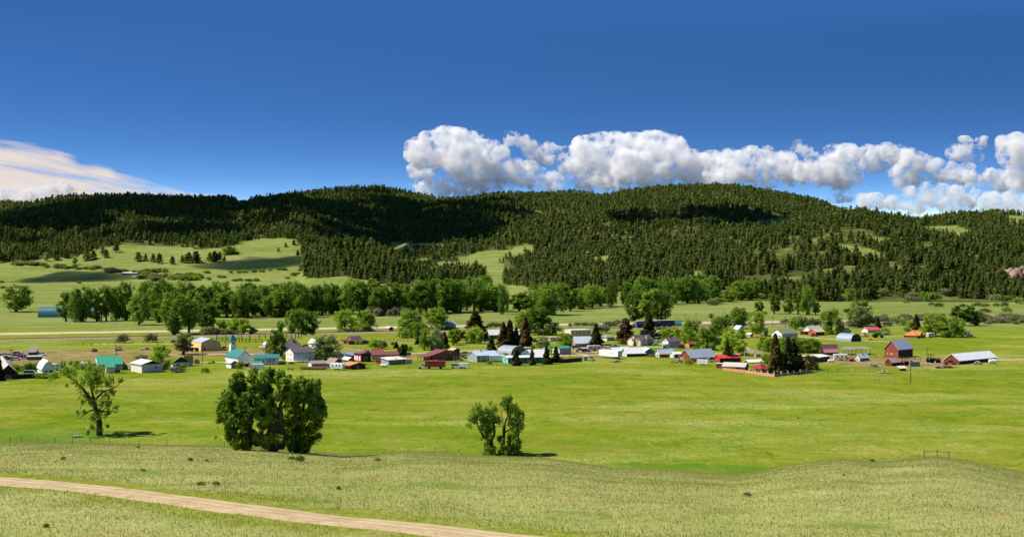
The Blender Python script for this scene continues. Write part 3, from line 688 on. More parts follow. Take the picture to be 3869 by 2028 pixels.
rail = [at(u, v) for u, v in ((-900,1292),(-300,1288),(0,1286.5),(441,1277.5),(776,1271.5),(968,1267.5),(1190,1262.5),(1500,1256),(1900,1250),(2300,1245),(2540,1240),(2690,1236),(2913,1230),(3300,1220),(3869,1206),(4300,1196))]
strip('railway_bed', rail, 4.5, 6.5, M_BALLAST, .25, 10, .7)
RUSTY = paint('#3a2216'); SLEEPER = paint('#2c1f17', 'wood')
for sgn in (-.75, .75):
    mb = MB()
    for a, b in zip(rail[:-1], rail[1:]):
        n = (Vector((b.y-a.y, a.x-b.x, 0))).normalized()*-sgn; up = Vector((0, 0, 1.10)); mb.tube(a+n+up, b+n+up, .16, n=4)
    mb.build('railway_track', RUSTY, kind='structure')
for k_, pts in enumerate([[(-60,1388),(300,1384),(560,1372),(700,1366),(860,1368),(1000,1366),(1075,1356)], [(590,1340),(760,1338),(960,1336),(1080,1342),(1300,1332),(1560,1336),(1700,1328),(1850,1322)],
    [(330,1301),(640,1297),(760,1310),(700,1330)], [(1290,1312),(1350,1322),(1480,1334),(1600,1335)], [(2150,1326),(2350,1334),(2700,1332),(2900,1344),(3050,1350)], [(2120,1318),(2260,1310),(2480,1308),(2560,1318)],
    [(3000,1270),(3200,1285),(3420,1292)], [(2000,1345),(2160,1342),(2300,1338)], [(3480,1374),(3680,1362),(3900,1356)]]):
    strip('dirt_street', [at(u, v) for u, v in pts], 2.6, 2.6, M_STREET, .06+.004*k_, 3)

# ------------------------------------------------------------------ trees with parts
def ell_leaves(rng, lobes, n, size, holes=.38, fill=2.6):
    L_ = np.array(lobes, float); wgt = (L_[:, 3]*L_[:, 4]*L_[:, 5])**.72; pick = rng.choice(len(L_), n, p=wgt/wgt.sum())
    d = rng.standard_normal((n, 3)); d /= np.linalg.norm(d, axis=1)[:, None]
    c = L_[pick, :3]+d*L_[pick, 3:]*(rng.random(n)**(1/fill))[:, None]*(1+.16*rng.standard_normal(n))[:, None]
    nz = vn3(c[:, 0]/size/3.2+50, c[:, 1]/size/3.2+50, c[:, 2]/size/3.2+50, 5); k = nz > holes; c = c[k]; d = d[k]; n = len(c)
    nr = d*.35+np.array([-.15, 0, .55])+rng.standard_normal((n, 3))*.62; a = np.cross(nr, rng.standard_normal((n, 3))); a /= np.linalg.norm(a, axis=1)[:, None]
    b = np.cross(nr, a); b /= np.linalg.norm(b, axis=1)[:, None]
    s = (size*(.55+.9*rng.random(n)))[:, None]
    return np.stack([c-a*s*.55, c+b*s*.34, c+a*s*.55, c-b*s*.34], 1)
def limb_mesh(mb, pts, r0, r1, n=6):
    for i in range(len(pts)-1):
        t0, t1 = i/(len(pts)-1), (i+1)/(len(pts)-1); mb.tube(pts[i], pts[i+1], r0+(r1-r0)*t0, r0+(r1-r0)*t1, n, caps=False)
def broad_proto(seed, H=20., W=14., low=.2, n=7000, size=.75, kind='cotton'):
    rng = np.random.default_rng(seed); lobes = []
    nl = 30
    for i in range(nl):
        t = low+(1-low)*(i+.5)/nl
        pr = (math.sin(math.pi*min(max((t-low*.7)/(1.06-low*.7), 0), 1))**.55) if kind == 'cotton' else math.sqrt(max(1-((t-.42)/.62)**2, .05))
        an = i*2.4+rng.uniform(-.5, .5); rad = W*.5*pr*rng.uniform(.35, .82); r = W*rng.uniform(.095, .175)
        lobes.append((rad*math.cos(an), rad*math.sin(an), H*t-r*.8, r, r, r*(1.35 if kind == 'cotton' else .95)))
    lobes += [(rng.uniform(-.1, .1)*W, rng.uniform(-.1, .1)*W, H*t, W*.15, W*.15, W*.2) for t in (.4, .55, .7, .85)]
    q = ell_leaves(rng, lobes, n, size)
    crown = quads_mesh('crown', q, [LM['cotton']]); mb = MB(); r = H*.022
    limb_mesh(mb, [(0, 0, -.4), (.1, .1, H*.15), (.2, -.1, H*.4), (-.1, .1, H*.75)], r*1.5, r*.25, 7)
    for lb in lobes[4::4]:
        z0 = max(lb[2]*.55, H*.1); mid = Vector((lb[0]*.5, lb[1]*.5, (z0+lb[2])/2)); limb_mesh(mb, [(0, 0, z0), mid, lb[:3]], r*.5, r*.12, 5)
    return crown, mb.mesh('trunk', [BARK])
PROTO = {'cotton': [broad_proto(s, W=(12, 14, 11, 13, 15, 12, 10)[s], low=(.14, .2, .26, .18, .22, .15, .24)[s]) for s in range(7)], 'broad': [broad_proto(20+s, 20, 20, .06, 9500, .85, 'dome') for s in range(5)]}
def conifer_proto(seed, H=20., W=7., n=2200, shape=.8, base=.05, irr=.16, size=.9):
    rng = np.random.default_rng(seed); q = cone_leaves(rng, n, H, W/2, H*base, size, shape, irr)
    mb = MB(); limb_mesh(mb, [(0, 0, -.4), (0, 0, H*.5), (0, 0, H*.96)], H*.018, .04, 6); return quads_mesh('crown', q, [LM['spruce']]), mb.mesh('trunk', [PINEBARK])
PROTO['spruce'] = [conifer_proto(40+s, shape=.85+.05*s) for s in range(4)]
PROTO['ponderosa'] = [conifer_proto(50+s, W=9, n=1700, shape=.5, base=.12, irr=.34, size=1.3) for s in range(3)]
def shrub_proto(seed, n=900):
    rng = np.random.default_rng(seed); lobes = []
    for i in range(11):
        an = i*2.4; rad = .95*math.sqrt(i/11); r = rng.uniform(.42, .62); lobes.append((rad*math.cos(an), rad*math.sin(an), 1.35*(1-.35*(rad/1.0)**2)-r*.55, r, r, r))
    q = ell_leaves(rng, lobes, n, .26, .3, 3); q[..., 2] = np.maximum(q[..., 2], 0)
    mb = MB()
    for lb in lobes[::2]: mb.tube((0, 0, -.1), lb[:3], .05, .02, 4, caps=False)
    return quads_mesh('foliage', q, [LM['sage']]), mb.mesh('stems', [BARK])
PROTO['shrub'] = [shrub_proto(60+s) for s in range(4)]
NOM = {}
for me_list in PROTO.values():
    for cr_, _t in me_list:
        co = np.empty(len(cr_.vertices)*3, np.float32); cr_.vertices.foreach_get('co', co); co = co.reshape(-1, 3)
        NOM[cr_.name] = (float(np.percentile(co[:, 2], 99.3)), float(np.percentile(co[:, 0], 98.5)-np.percentile(co[:, 0], 1.5)+np.percentile(co[:, 1], 98.5)-np.percentile(co[:, 1], 1.5))/2)
RT = random.Random(5)
def tree(kind, lm, z, x, y, h, w, label, group=None, name=None, cat='tree', one=False):
    """(x, y) is the foot in the zoomed picture z, h and w its size there in pixels"""
    u, v = nat(z, x, y); p = at(u, v); k = ZM[z][2]; H, W = h/k*p.y/F, w/k*p.y/F
    cr, tr = RT.choice(PROTO[kind]); nh, nw = NOM[cr.name]; name = name or {'cotton': 'cottonwood_tree', 'broad': 'leafy_tree', 'spruce': 'spruce_tree', 'ponderosa': 'pine_tree', 'shrub': 'shrub'}[kind]
    root = empty(name, p, RT.uniform(0, 6.28), label=label, cat='shrub' if kind == 'shrub' else cat, group=group); root.scale = (W/nw, W/nw, H/nh)
    parts = [(cr, LM[lm])]+([] if kind == 'shrub' and not one else [(tr, None)])
    for me, mt in parts:
        c = link(me.name.split('.')[0], me, root)
        if mt: c.material_slots[0].link = 'OBJECT'; c.material_slots[0].material = mt
    return root

def big_tree(region, k, base, dist_v, limbs, lobes, n, size, label, lm, seed, name='cottonwood_tree', reps=2, rk=1.0):
    rng = np.random.default_rng(seed); rr = random.Random(seed)
    u0, v0 = region[0]+base[0]/k, region[1]+base[1]/k; p = at(u0, dist_v); s = p.y/F/k
    zb = -(v0-V0)/F*p.y                                       # height of the visible foot
    W = lambda x, y, d=0: ((x-base[0])*s, d, (base[1]-y)*s+zb-p.z)
    root = empty(name, p, 0, label=label, cat='tree'); mb = MB()
    for pts, r0, r1 in limbs:
        dd = 0; q = []
        for i, (x, y) in enumerate(pts): q.append(W(x, y, dd)); dd += rr.uniform(-.6, .6)
        limb_mesh(mb, q, r0, r1, 8)
    b = limbs[0][0][0]; bw = W(*b); mb.tube((bw[0], 0, -1.0), bw, limbs[0][1]*1.35, limbs[0][1], 8, caps=False)
    span = (max(l[0] for l in lobes)-min(l[0] for l in lobes))*s
    lb = []
    for x, y, r in lobes:
        for rep in range(reps):
            a = W(x+rr.uniform(-.65, .65)*r, y+rr.uniform(-.55, .55)*r, rr.uniform(-.38, .38)*span); ra = r*s*rr.uniform(.7, 1.2)*rk; lb.append((*a, ra, ra, ra*1.1))
            for _ in range(2):                   # upright leafy shoots
                lb.append((a[0]+rr.uniform(-.8, .8)*ra, a[1]+rr.uniform(-.8, .8)*ra, a[2]+ra*rr.uniform(.55, 1.0), ra*.24, ra*.24, ra*rr.uniform(.5, .85)))
    q = ell_leaves(rng, lb, int(n*2.6), size*.62, .42, 2.2); q[..., 2] = np.maximum(q[..., 2], zb-p.z-.2)
    c = link('crown', quads_mesh('crown', q, [LM[lm]]), root)
    mb.build('trunk', BARK, root); return root
big_tree((180,1350), 4.09, (800,1200), 1643,
 [([(800,1195),(808,1000),(745,800),(705,690)], .85, .55), ([(705,690),(620,580),(530,470),(430,380),(330,310),(250,270)], .5, .12), ([(535,470),(440,400),(380,330)], .22, .08),
  ([(712,640),(692,500),(680,400),(720,340),(775,315)], .35, .1), ([(730,650),(790,590),(860,530),(960,490),(1060,450),(1110,415)], .33, .08), ([(700,470),(780,450),(935,440)], .2, .07),
  ([(800,740),(860,700),(945,650)], .25, .1), ([(735,800),(650,820),(560,880),(510,940)], .22, .06), ([(700,640),(610,650),(540,740),(508,795)], .2, .06), ([(800,820),(950,850),(890,960)], .2, .06)],
 [(200,200,100),(300,250,90),(150,260,60),(420,180,100),(450,90,50),(540,200,90),(640,180,90),(700,220,90),(780,230,80),(560,310,90),(650,330,90),(760,320,80),(830,380,60),(900,410,50),(1000,330,60),(1060,380,55),(600,430,70),(720,440,70),(800,520,60),(960,560,60),(900,570,50),(570,600,50),(550,680,40),(640,700,50),(780,680,70),(870,640,60),(830,760,70),(920,730,50),(980,810,50),(900,870,60),(800,850,70),(700,850,50),(560,850,45),(480,870,25),(790,930,60),(720,1060,60),(850,1090,40),(700,1110,40),(780,1030,50),(330,400,35),(450,480,35)],
 11000, .52, 'leaning gnarled cottonwood with bare limbs casting a shadow on the hay field', 'cotton', 1, rk=.95)
GR = (750, 1370)
big_tree(GR, 3.857, (700,1225), 1700, [([(700,1225),(712,900),(716,700),(760,470),(800,370)], .55, .15), ([(716,760),(560,600),(440,500)], .25, .06), ([(720,560),(600,420),(560,270)], .25, .06)],
 [(590,220,70),(540,270,80),(500,340,60),(640,300,70),(760,170,60),(780,250,80),(720,320,80),(560,400,80),(650,420,80),(360,500,70),(420,470,50),(480,520,80),(600,520,90),(720,500,80),(800,430,70),(330,560,50),(400,620,80),(500,640,90),(620,640,90),(740,640,80),(300,760,80),(390,740,80),(500,760,90),(620,760,90),(740,740,80),(320,850,60),(400,880,80),(520,870,80),(650,870,80),(760,830,70),(340,960,45),(460,980,80),(580,980,90),(700,960,80),(330,1060,45),(480,1080,80),(600,1090,90),(720,1080,80),(460,1180,70),(580,1180,80),(700,1190,80),(790,1180,60)],
 13000, .55, 'cottonwood of the big grove with the pale dead branch near its top', 'grove', 2, reps=3, rk=.95)
big_tree(GR, 3.857, (1090,1245), 1706, [([(1090,1245),(1085,900),(1075,600),(1050,450),(980,300)], .65, .15), ([(1205,1245),(1210,800),(1215,600),(1300,400)], .5, .12), ([(1085,760),(1000,560),(920,420)], .25, .06)],
 [(980,140,70),(1030,170,60),(920,210,70),(1000,260,80),(900,320,80),(1150,160,50),(1190,210,70),(1260,250,70),(1320,230,60),(1100,300,80),(1200,320,80),(1300,330,70),(950,420,90),(1050,420,90),(1160,420,70),(880,520,80),(980,540,90),(1100,560,60),(860,620,60),(960,660,80),(1040,700,70),(1330,430,60),(1150,680,50),(900,760,60),(1000,800,80),(1100,800,60),(1180,860,50),(880,900,50),(960,930,60),(1050,920,70),(1170,960,70),(900,1040,50),(1000,1070,80),(1100,1060,80),(1200,1080,70),(1040,1170,80),(1150,1180,80),(950,1160,50),(1230,1190,60),(1240,420,70),(1220,520,70),(1290,540,60),(1130,460,60),(1180,600,60),(1060,640,60),(1260,640,40),(1140,780,50),(1040,860,60),(1260,1000,50),(1290,1120,50),(1150,1050,60)],
 15000, .55, 'tallest cottonwood in the middle of the big grove with two dark trunks', 'grove', 3, reps=3, rk=.98)
big_tree(GR, 3.857, (1430,1265), 1710, [([(1430,1265),(1450,900),(1530,700),(1580,450)], .5, .12), ([(1455,880),(1600,760),(1720,640)], .22, .06), ([(1500,760),(1440,560),(1440,380)], .2, .06)],
 [(1440,290,60),(1500,310,60),(1590,300,60),(1720,330,50),(1650,380,80),(1550,400,80),(1460,390,70),(1400,380,60),(1740,450,60),(1650,500,90),(1540,520,90),(1440,500,80),(1760,560,60),(1680,620,90),(1570,640,90),(1470,620,60),(1380,600,50),(1790,690,50),(1720,740,80),(1620,760,90),(1500,760,80),(1410,720,55),(1820,760,35),(1750,840,70),(1650,880,80),(1540,880,80),(1430,850,55),(1730,950,60),(1620,990,80),(1500,990,80),(1400,970,55),(1720,1080,50),(1630,1100,80),(1520,1110,80),(1410,1090,80),(1590,1220,70),(1480,1200,80),(1380,1190,60),(1640,1160,50),(1340,500,60),(1330,700,60),(1350,880,60),(1340,1060,70),(1330,1170,60),(1300,800,50),(1290,940,60),(1270,1120,60)],
 13000, .55, 'outer cottonwood of the big grove, leaning away from the tallest one towards the open field', 'grove', 4, reps=3, rk=.98)
TR = (1700, 1470)
big_tree(TR, 5.0, (850,1250), 1719, [([(850,1255),(800,1100),(755,985),(640,900),(580,820),(520,700),(500,560)], .5, .1), ([(765,985),(830,880),(852,800),(800,640),(740,400)], .35, .08)],
 [(530,340,60),(560,400,70),(480,440,60),(440,500,50),(740,300,60),(700,360,60),(820,380,60),(780,430,70),(360,560,50),(420,600,60),(500,560,60),(560,520,60),(640,560,60),(720,560,80),(810,540,70),(380,680,50),(320,670,30),(620,680,70),(700,680,80),(800,640,70),(660,780,60),(750,760,70),(590,760,40),(820,760,50),(700,870,45),(780,850,35),(620,940,35),(700,1000,35),(740,1060,55),(800,1130,60),(680,1090,45),(720,1200,70),(640,1220,50),(820,1220,60)],
 6500, .5, 'small field cottonwood with a forked dark trunk, left stem of the pair', 'cotton', 5, reps=3, rk=1.15)
big_tree(TR, 5.0, (1020,1255), 1720, [([(1020,1255),(1010,1000),(1030,800),(1040,650),(1090,500),(1080,300)], .4, .08), ([(1005,900),(1000,600),(950,330)], .16, .05), ([(1030,820),(1130,760),(1240,640)], .2, .06)],
 [(1080,200,70),(1140,210,50),(1010,260,60),(1100,320,70),(1180,360,60),(1020,400,35),(1290,390,60),(1230,440,70),(1330,460,60),(1140,430,60),(900,580,55),(950,640,45),(1180,540,70),(1280,560,80),(1380,590,40),(1360,700,45),(1150,640,55),(1250,660,80),(1320,640,50),(1130,750,45),(1230,760,70),(1290,730,50),(1200,850,70),(1260,840,40),(960,900,50),(950,980,50),(1180,950,80),(1260,970,70),(1100,1020,80),(1200,1060,90),(1290,1040,50),(1000,1100,70),(1120,1140,90),(1230,1150,70),(960,1210,60),(1080,1220,60),(1320,1210,40),(1220,1220,30)],
 7500, .5, 'small field cottonwood with pale bare twigs, right stem of the pair', 'cotton', 6, reps=3, rk=1.15)

# ------------------------------------------------------------------ buildings
def uv_px(z, x): return (nat(z, x, 0)[0]-U0)/F
def opening(mb_parent, face, L, W, t0, t1, z0, z1, kind, off, glass=None):
    """window or door on face R (y = 0) or L (x = 0); t along the face as a fraction"""
    mb, pn = MB(), MB(); e = .09 if kind == 'window' else .05
    if face == 'R': a, b = t0*L, t1*L; mb.box(a, b, -.06, .0, z0, z1); pn.box(a+e, b-e, -.085, -.05, z0+e, z1-e)
    else: a, b = t0*W, t1*W; mb.box(-.06, .0, a, b, z0, z1); pn.box(-.085, -.05, a+e, b-e, z0+e, z1-e)
    f = mb.build(kind, off, mb_parent); pn.build('pane' if kind == 'window' else 'door_panel', glass or PANE, f); return f
def roof_mesh(kind, rd, L, W, e, r, o=.45, th=.2):
    mb = MB()
    if kind == 'flat': mb.box(-.2, L+.2, -.2, W+.2, e, e+.22); return mb
    if kind == 'shed':
        mb.v = [(-o,-o,e),(L+o,-o,e),(L+o,W+o,r),(-o,W+o,r),(-o,-o,e+th),(L+o,-o,e+th),(L+o,W+o,r+th),(-o,W+o,r+th)]
        mb.f = [(0,3,2,1),(4,5,6,7),(0,1,5,4),(1,2,6,5),(2,3,7,6),(3,0,4,7)]; mb.m = [0]*6; return mb
    span, ln, ax = (W, L, 'x') if rd == 'R' else (L, W, 'y'); k = (r-e)/(span/2)
    if kind == 'hip':
        s = min(span/2, ln/2-.3)
        P = lambda a, b, z: (a, b, z) if ax == 'x' else (b, a, z)
        zl = e-k*o; c = [P(-o,-o,zl), P(ln+o,-o,zl), P(ln+o,span+o,zl), P(-o,span+o,zl)]; q = [P(s,span/2,r), P(ln-s,span/2,r)]
        for f in ((c[0],c[1],q[1],q[0]), (c[1],c[2],q[1]), (c[2],c[3],q[0],q[1]), (c[3],c[0],q[0]), (c[3],c[2],c[1],c[0])): mb.poly(f)
        return mb
    if kind == 'gambrel': pr = [(-o,e-.5),(span*.2,e+(r-e)*.64),(span/2,r),(span*.8,e+(r-e)*.64),(span+o,e-.5)]
    elif kind == 'flare': pr = [(-o-.6,e-.2),(span*.22,e+(r-e)*.36),(span/2,r),(span*.78,e+(r-e)*.36),(span+o+.6,e-.2)]
    else: pr = [(-o, e-k*o), (span/2, r), (span+o, e-k*o)]
    top = [(a, z+th) for a, z in pr]; return mb.prism(top+pr[::-1], ax, -o*.8, ln+o*.8)
def building(name, label, z, cx, cy, xl, xr, eave, ridge, rd, wall, roof, a=25, kind='gable', rk='metal', wk='siding', wins=(), gcol=None, wall2=None, taper=0, cat=None, group=None, over=.45, Wmax=None, Lmax=None, extra=None):
    u, v = nat(z, cx, cy); k = ZM[z][2]; p = at(u, v); s = F/p.y; a = math.radians(a); ca, sa = math.cos(a), math.sin(a)
    tl, tr = uv_px(z, xl), uv_px(z, xr)
    W = (p.x-tl*p.y)/max(sa+tl*ca, .05); L_ = (tr*p.y-p.x)/max(ca-tr*sa, .05)
    W, L_ = min(max(W, 1.6), Wmax or 60), min(max(L_, 1.6), Lmax or 90); e = eave/k/s; dy = W/2*ca if rd == 'R' else L_/2*sa
    r = max(ridge/k/s-dy*(-p.z)/p.y, e+.35) if kind not in ('flat',) else e
    if kind == 'shed': r = e+ridge/k/s
    root = empty(name, p, a, label=label, cat=cat or name.split('_')[-1], group=group)
    wm, w2 = paint(wall, wk), paint(wall2 or wall, wk)  # left face has its own paint; sun and shade put into both tones
    if kind == 'arch':
        span, ln, ax = (L_, W, 'y') if rd == 'L' else (W, L_, 'x'); n = 14; mb = MB()
        pr = [(span/2-span/2*math.cos(i/n*math.pi), r*math.sin(i/n*math.pi)**.8) for i in range(n+1)]
        inn = [(span/2+(q-span/2)*.975, h*.975) for q, h in pr]
        mb.prism(pr+inn[::-1], ax, -.25, ln+.25); mb.build('shell', paint(roof, 'metal'), root); en = MB()
        for t in (0, ln): en.poly([((q, t, h) if ax == 'y' else (t, q, h)) for q, h in inn[::1 if t == 0 else -1]])
        en.build('end_wall', wm, root)
        return root, L_, W, e, r
    mb = MB(); T = taper; B0 = [(0,0),(L_,0),(L_,W),(0,W)]; T0 = [(T,T),(L_-T,T),(L_-T,W-T),(T,W-T)]
    for i in range(4):
        j = (i+1) % 4; q = [(*B0[i], -.5), (*B0[j], -.5), (*T0[j], e), (*T0[i], e)]
        isg = kind in ('gable', 'gambrel', 'flare') and ((rd == 'R' and i in (1, 3)) or (rd == 'L' and i in (0, 2)))
        if kind == 'shed':
            if i == 2: q = [(*B0[i], -.5), (*B0[j], -.5), (*T0[j], r), (*T0[i], r)]
            if i == 1: q = [(*B0[i], -.5), (*B0[j], -.5), (*T0[j], r), (*T0[i], e)]
            if i == 3: q = [(*B0[i], -.5), (*B0[j], -.5), (*T0[j], e), (*T0[i], r)]
        if isg:
            m_ = ((T0[i][0]+T0[j][0])/2, (T0[i][1]+T0[j][1])/2)
            if kind in ('gambrel', 'flare'):
                h1 = e+(r-e)*(.64 if kind == 'gambrel' else .36); f_ = .2 if kind == 'gambrel' else .22; le = lambda A, B_, t: (A[0]+(B_[0]-A[0])*t, A[1]+(B_[1]-A[1])*t)
                q = q[:3]+[(*le(T0[j], T0[i], f_), h1), (*m_, r), (*le(T0[i], T0[j], f_), h1)]+q[3:]
            else: q = q[:3]+[(*m_, r)]+q[3:]
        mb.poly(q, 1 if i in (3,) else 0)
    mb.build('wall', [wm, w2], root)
    rt = T
    ro = roof_mesh(kind, rd, L_-2*T, W-2*T, e, r, over); rf = link('roof', ro.mesh('roof', [paint(roof, rk)]), root)
    if T: rf.location = (T, T, 0)
    if gcol:
        g = MB(); d = .03
        if rd == 'L': g.prism([(0, e), (L_/2, r-.02), (L_, e)], 'y', -d, -.005)
        else: g.prism([(0, e), (W/2, r-.02), (W, e)], 'x', -d, -.005)
        g.build('gable', paint(gcol, 'siding'), root)
    for w_ in wins:
        face, t0, t1, z0, z1 = w_[:5]; kd = w_[5] if len(w_) > 5 else 'window'; col = w_[6] if len(w_) > 6 else None
        opening(root, face, L_, W, t0, t1, z0*e, z1*e, kd, FRAME, paint(col) if col else None)
    if extra: extra(root, L_, W, e, r)
    return root, L_, W, e, r
BD = building
def win_row(face, ts, w, z0, z1): return [(face, t-w/2, t+w/2, z0, z1) for t in ts]
def chimney(x, y, h, col, s=.5):
    def f(root, L_, W, e, r):
        mb = MB(); mb.box(x*L_-s, x*L_+s, y*W-s, y*W+s, e*.6, r+h); mb.box(x*L_-s*1.2, x*L_+s*1.2, y*W-s*1.2, y*W+s*1.2, r+h, r+h+.15); mb.build('chimney', paint(col), root)
    return f
def wing(x0, x1, y0, y1, e_, r_, rd, wall, roof, rk='metal', kind='gable'):
    """a lower or projecting wing of the same house: wall, roof as parts"""
    def f(root, L_, W, e, r):
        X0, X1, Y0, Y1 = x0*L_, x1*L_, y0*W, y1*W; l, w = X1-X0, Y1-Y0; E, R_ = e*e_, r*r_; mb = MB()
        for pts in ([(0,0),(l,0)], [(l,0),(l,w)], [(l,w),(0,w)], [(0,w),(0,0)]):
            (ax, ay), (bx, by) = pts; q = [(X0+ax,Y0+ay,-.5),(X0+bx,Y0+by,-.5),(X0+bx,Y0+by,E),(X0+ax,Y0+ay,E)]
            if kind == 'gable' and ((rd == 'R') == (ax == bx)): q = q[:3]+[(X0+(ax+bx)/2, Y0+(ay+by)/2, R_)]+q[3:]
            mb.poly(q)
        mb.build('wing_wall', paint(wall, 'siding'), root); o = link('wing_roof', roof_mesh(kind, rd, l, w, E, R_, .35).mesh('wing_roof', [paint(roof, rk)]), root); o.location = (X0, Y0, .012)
    return f
def both(*fs):
    def f(*a):
        for g in fs: g(*a)
    return f
def posts_porch(y1, n=4, col='#6a3a2a'):
    def f(root, L_, W, e, r):
        mb = MB(); d = y1
        mb.v = [(-d,-.4,e*.80),(.0,-.4,e*1.02),(.0,W+.4,e*1.02),(-d,W+.4,e*.80),(-d,-.4,e*.80+.15),(.0,-.4,e*1.02+.15),(.0,W+.4,e*1.02+.15),(-d,W+.4,e*.80+.15)]
        mb.f = [(0,3,2,1),(4,5,6,7),(0,1,5,4),(1,2,6,5),(2,3,7,6),(3,0,4,7)]; mb.m = [0]*6; mb.build('porch_roof', paint('#8d4436', 'metal'), root)
        for i in range(n): MB().box(-d+.1, -d+.3, W*i/(n-1)-.1, W*i/(n-1)+.1, -.3, e*.82).build('porch_post', paint(col, 'wood'), root)
    return f

# --- west end
BD('wooden_house','black-gabled shed with weathered grey roof at the west edge of the frame',1,14,768,-70,190,52,128,'L','#2c2622','#b3b0a2',25,rk='shingle',wk='wood',cat='shed')
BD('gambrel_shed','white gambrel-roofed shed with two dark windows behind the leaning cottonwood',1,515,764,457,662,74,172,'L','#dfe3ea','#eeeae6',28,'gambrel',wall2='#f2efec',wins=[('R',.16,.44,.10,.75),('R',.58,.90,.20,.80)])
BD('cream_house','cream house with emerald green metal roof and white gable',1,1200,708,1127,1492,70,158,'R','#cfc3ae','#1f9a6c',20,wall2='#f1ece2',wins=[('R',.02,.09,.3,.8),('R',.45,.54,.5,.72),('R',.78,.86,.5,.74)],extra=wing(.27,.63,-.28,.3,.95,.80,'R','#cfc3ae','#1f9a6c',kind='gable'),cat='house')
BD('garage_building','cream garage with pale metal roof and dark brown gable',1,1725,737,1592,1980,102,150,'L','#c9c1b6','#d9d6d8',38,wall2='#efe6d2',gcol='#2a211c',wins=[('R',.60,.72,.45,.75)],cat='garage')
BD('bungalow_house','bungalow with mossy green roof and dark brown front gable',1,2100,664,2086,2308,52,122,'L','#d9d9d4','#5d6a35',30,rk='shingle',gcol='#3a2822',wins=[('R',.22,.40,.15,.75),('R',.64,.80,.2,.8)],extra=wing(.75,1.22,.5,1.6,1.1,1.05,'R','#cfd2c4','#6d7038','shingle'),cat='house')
BD('scrap_shed','flat-roofed grey box shed with white trim among the scrap cars',1,325,581,318,490,42,42,'R','#6d6662','#e9e6e0',12,'flat',wk='wood',wall2='#eceae4',cat='shed')
BD('open_shed','old dark open-fronted shed behind the flat grey box shed',1,345,530,330,430,42,50,'R','#5a5450','#8d8a80',15,'shed',wk='wood',cat='shed')
BD('hay_shelter','long teal ribbed arch shelter behind the western cottonwoods','D',285,355,279,690,76,76,'R','#1c4a4c','#2f6f78',3,'arch',cat='shelter')
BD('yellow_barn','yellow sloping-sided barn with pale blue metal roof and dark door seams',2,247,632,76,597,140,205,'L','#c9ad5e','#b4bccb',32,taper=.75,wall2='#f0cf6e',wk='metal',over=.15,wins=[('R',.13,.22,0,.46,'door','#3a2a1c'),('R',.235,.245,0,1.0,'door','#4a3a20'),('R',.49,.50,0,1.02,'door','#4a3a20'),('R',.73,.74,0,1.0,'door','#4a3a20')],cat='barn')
def steeple(root, L_, W, e, r):
    cx, cy, h = L_*.5, W-1.2, 1.3; mb = MB(); mb.box(cx-h, cx+h, cy-h, cy+h, e*.9, r+2.0); t = mb.build('steeple', paint('#f1f0ee', 'siding'), root)
    b = MB(); b.box(cx-h*.8, cx+h*.8, cy-h*.8, cy+h*.8, r+2.0, r+4.0)
    bf = b.build('belfry', paint('#e8e8e6', 'siding'), root)
    for dx in (-.38, .38):
        MB().box(cx+dx*h-.22, cx+dx*h+.22, cy-h*.8-.05, cy-h*.8+.02, r+2.3, r+3.6).build('louvre', paint('#3a4448'), bf)
        MB().box(cx-h*.8-.05, cx-h*.8+.02, cy+dx*h-.22, cy+dx*h+.22, r+2.3, r+3.6).build('louvre', paint('#3a4448'), bf)
    s = MB(); k = h*1.25; z0, z1 = r+4.0, r+7.4; c = [(cx-k,cy-k,z0),(cx+k,cy-k,z0),(cx+k,cy+k,z0),(cx-k,cy+k,z0)]
    for i in range(4): s.poly([c[i], c[(i+1) % 4], (cx, cy, z1)])
    s.poly(c[::-1]); s.build('spire', paint('#2d8273', 'metal'), root)
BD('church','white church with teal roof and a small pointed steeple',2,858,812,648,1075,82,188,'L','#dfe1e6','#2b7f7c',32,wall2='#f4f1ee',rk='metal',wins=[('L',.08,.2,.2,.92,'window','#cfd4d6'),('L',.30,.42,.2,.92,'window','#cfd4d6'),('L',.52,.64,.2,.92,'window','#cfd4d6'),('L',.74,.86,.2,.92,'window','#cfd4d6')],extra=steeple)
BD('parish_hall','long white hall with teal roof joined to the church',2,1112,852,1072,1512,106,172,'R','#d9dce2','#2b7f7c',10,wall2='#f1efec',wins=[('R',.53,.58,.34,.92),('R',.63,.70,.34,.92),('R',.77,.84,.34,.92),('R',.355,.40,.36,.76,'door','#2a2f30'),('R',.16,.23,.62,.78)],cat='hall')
BD('white_shed','small white shed with pale metal roof in front of the church',2,745,907,661,850,88,122,'L','#8b8b80','#d5d9dc',36,wall2='#f0ece2',cat='shed')
BD('brown_shed','brown shed with green shingle roof in front of the church hall',2,966,880,922,1062,52,92,'R','#40281d','#5f7a63',24,rk='shingle',wk='wood',wall2='#5a2f22',cat='shed')
BD('brown_shed','brown shed with teal roof and a white tank box against it',2,1070,915,1031,1248,66,118,'R','#332c2a','#3b9187',20,wk='wood',wall2='#8d4a38',cat='shed')
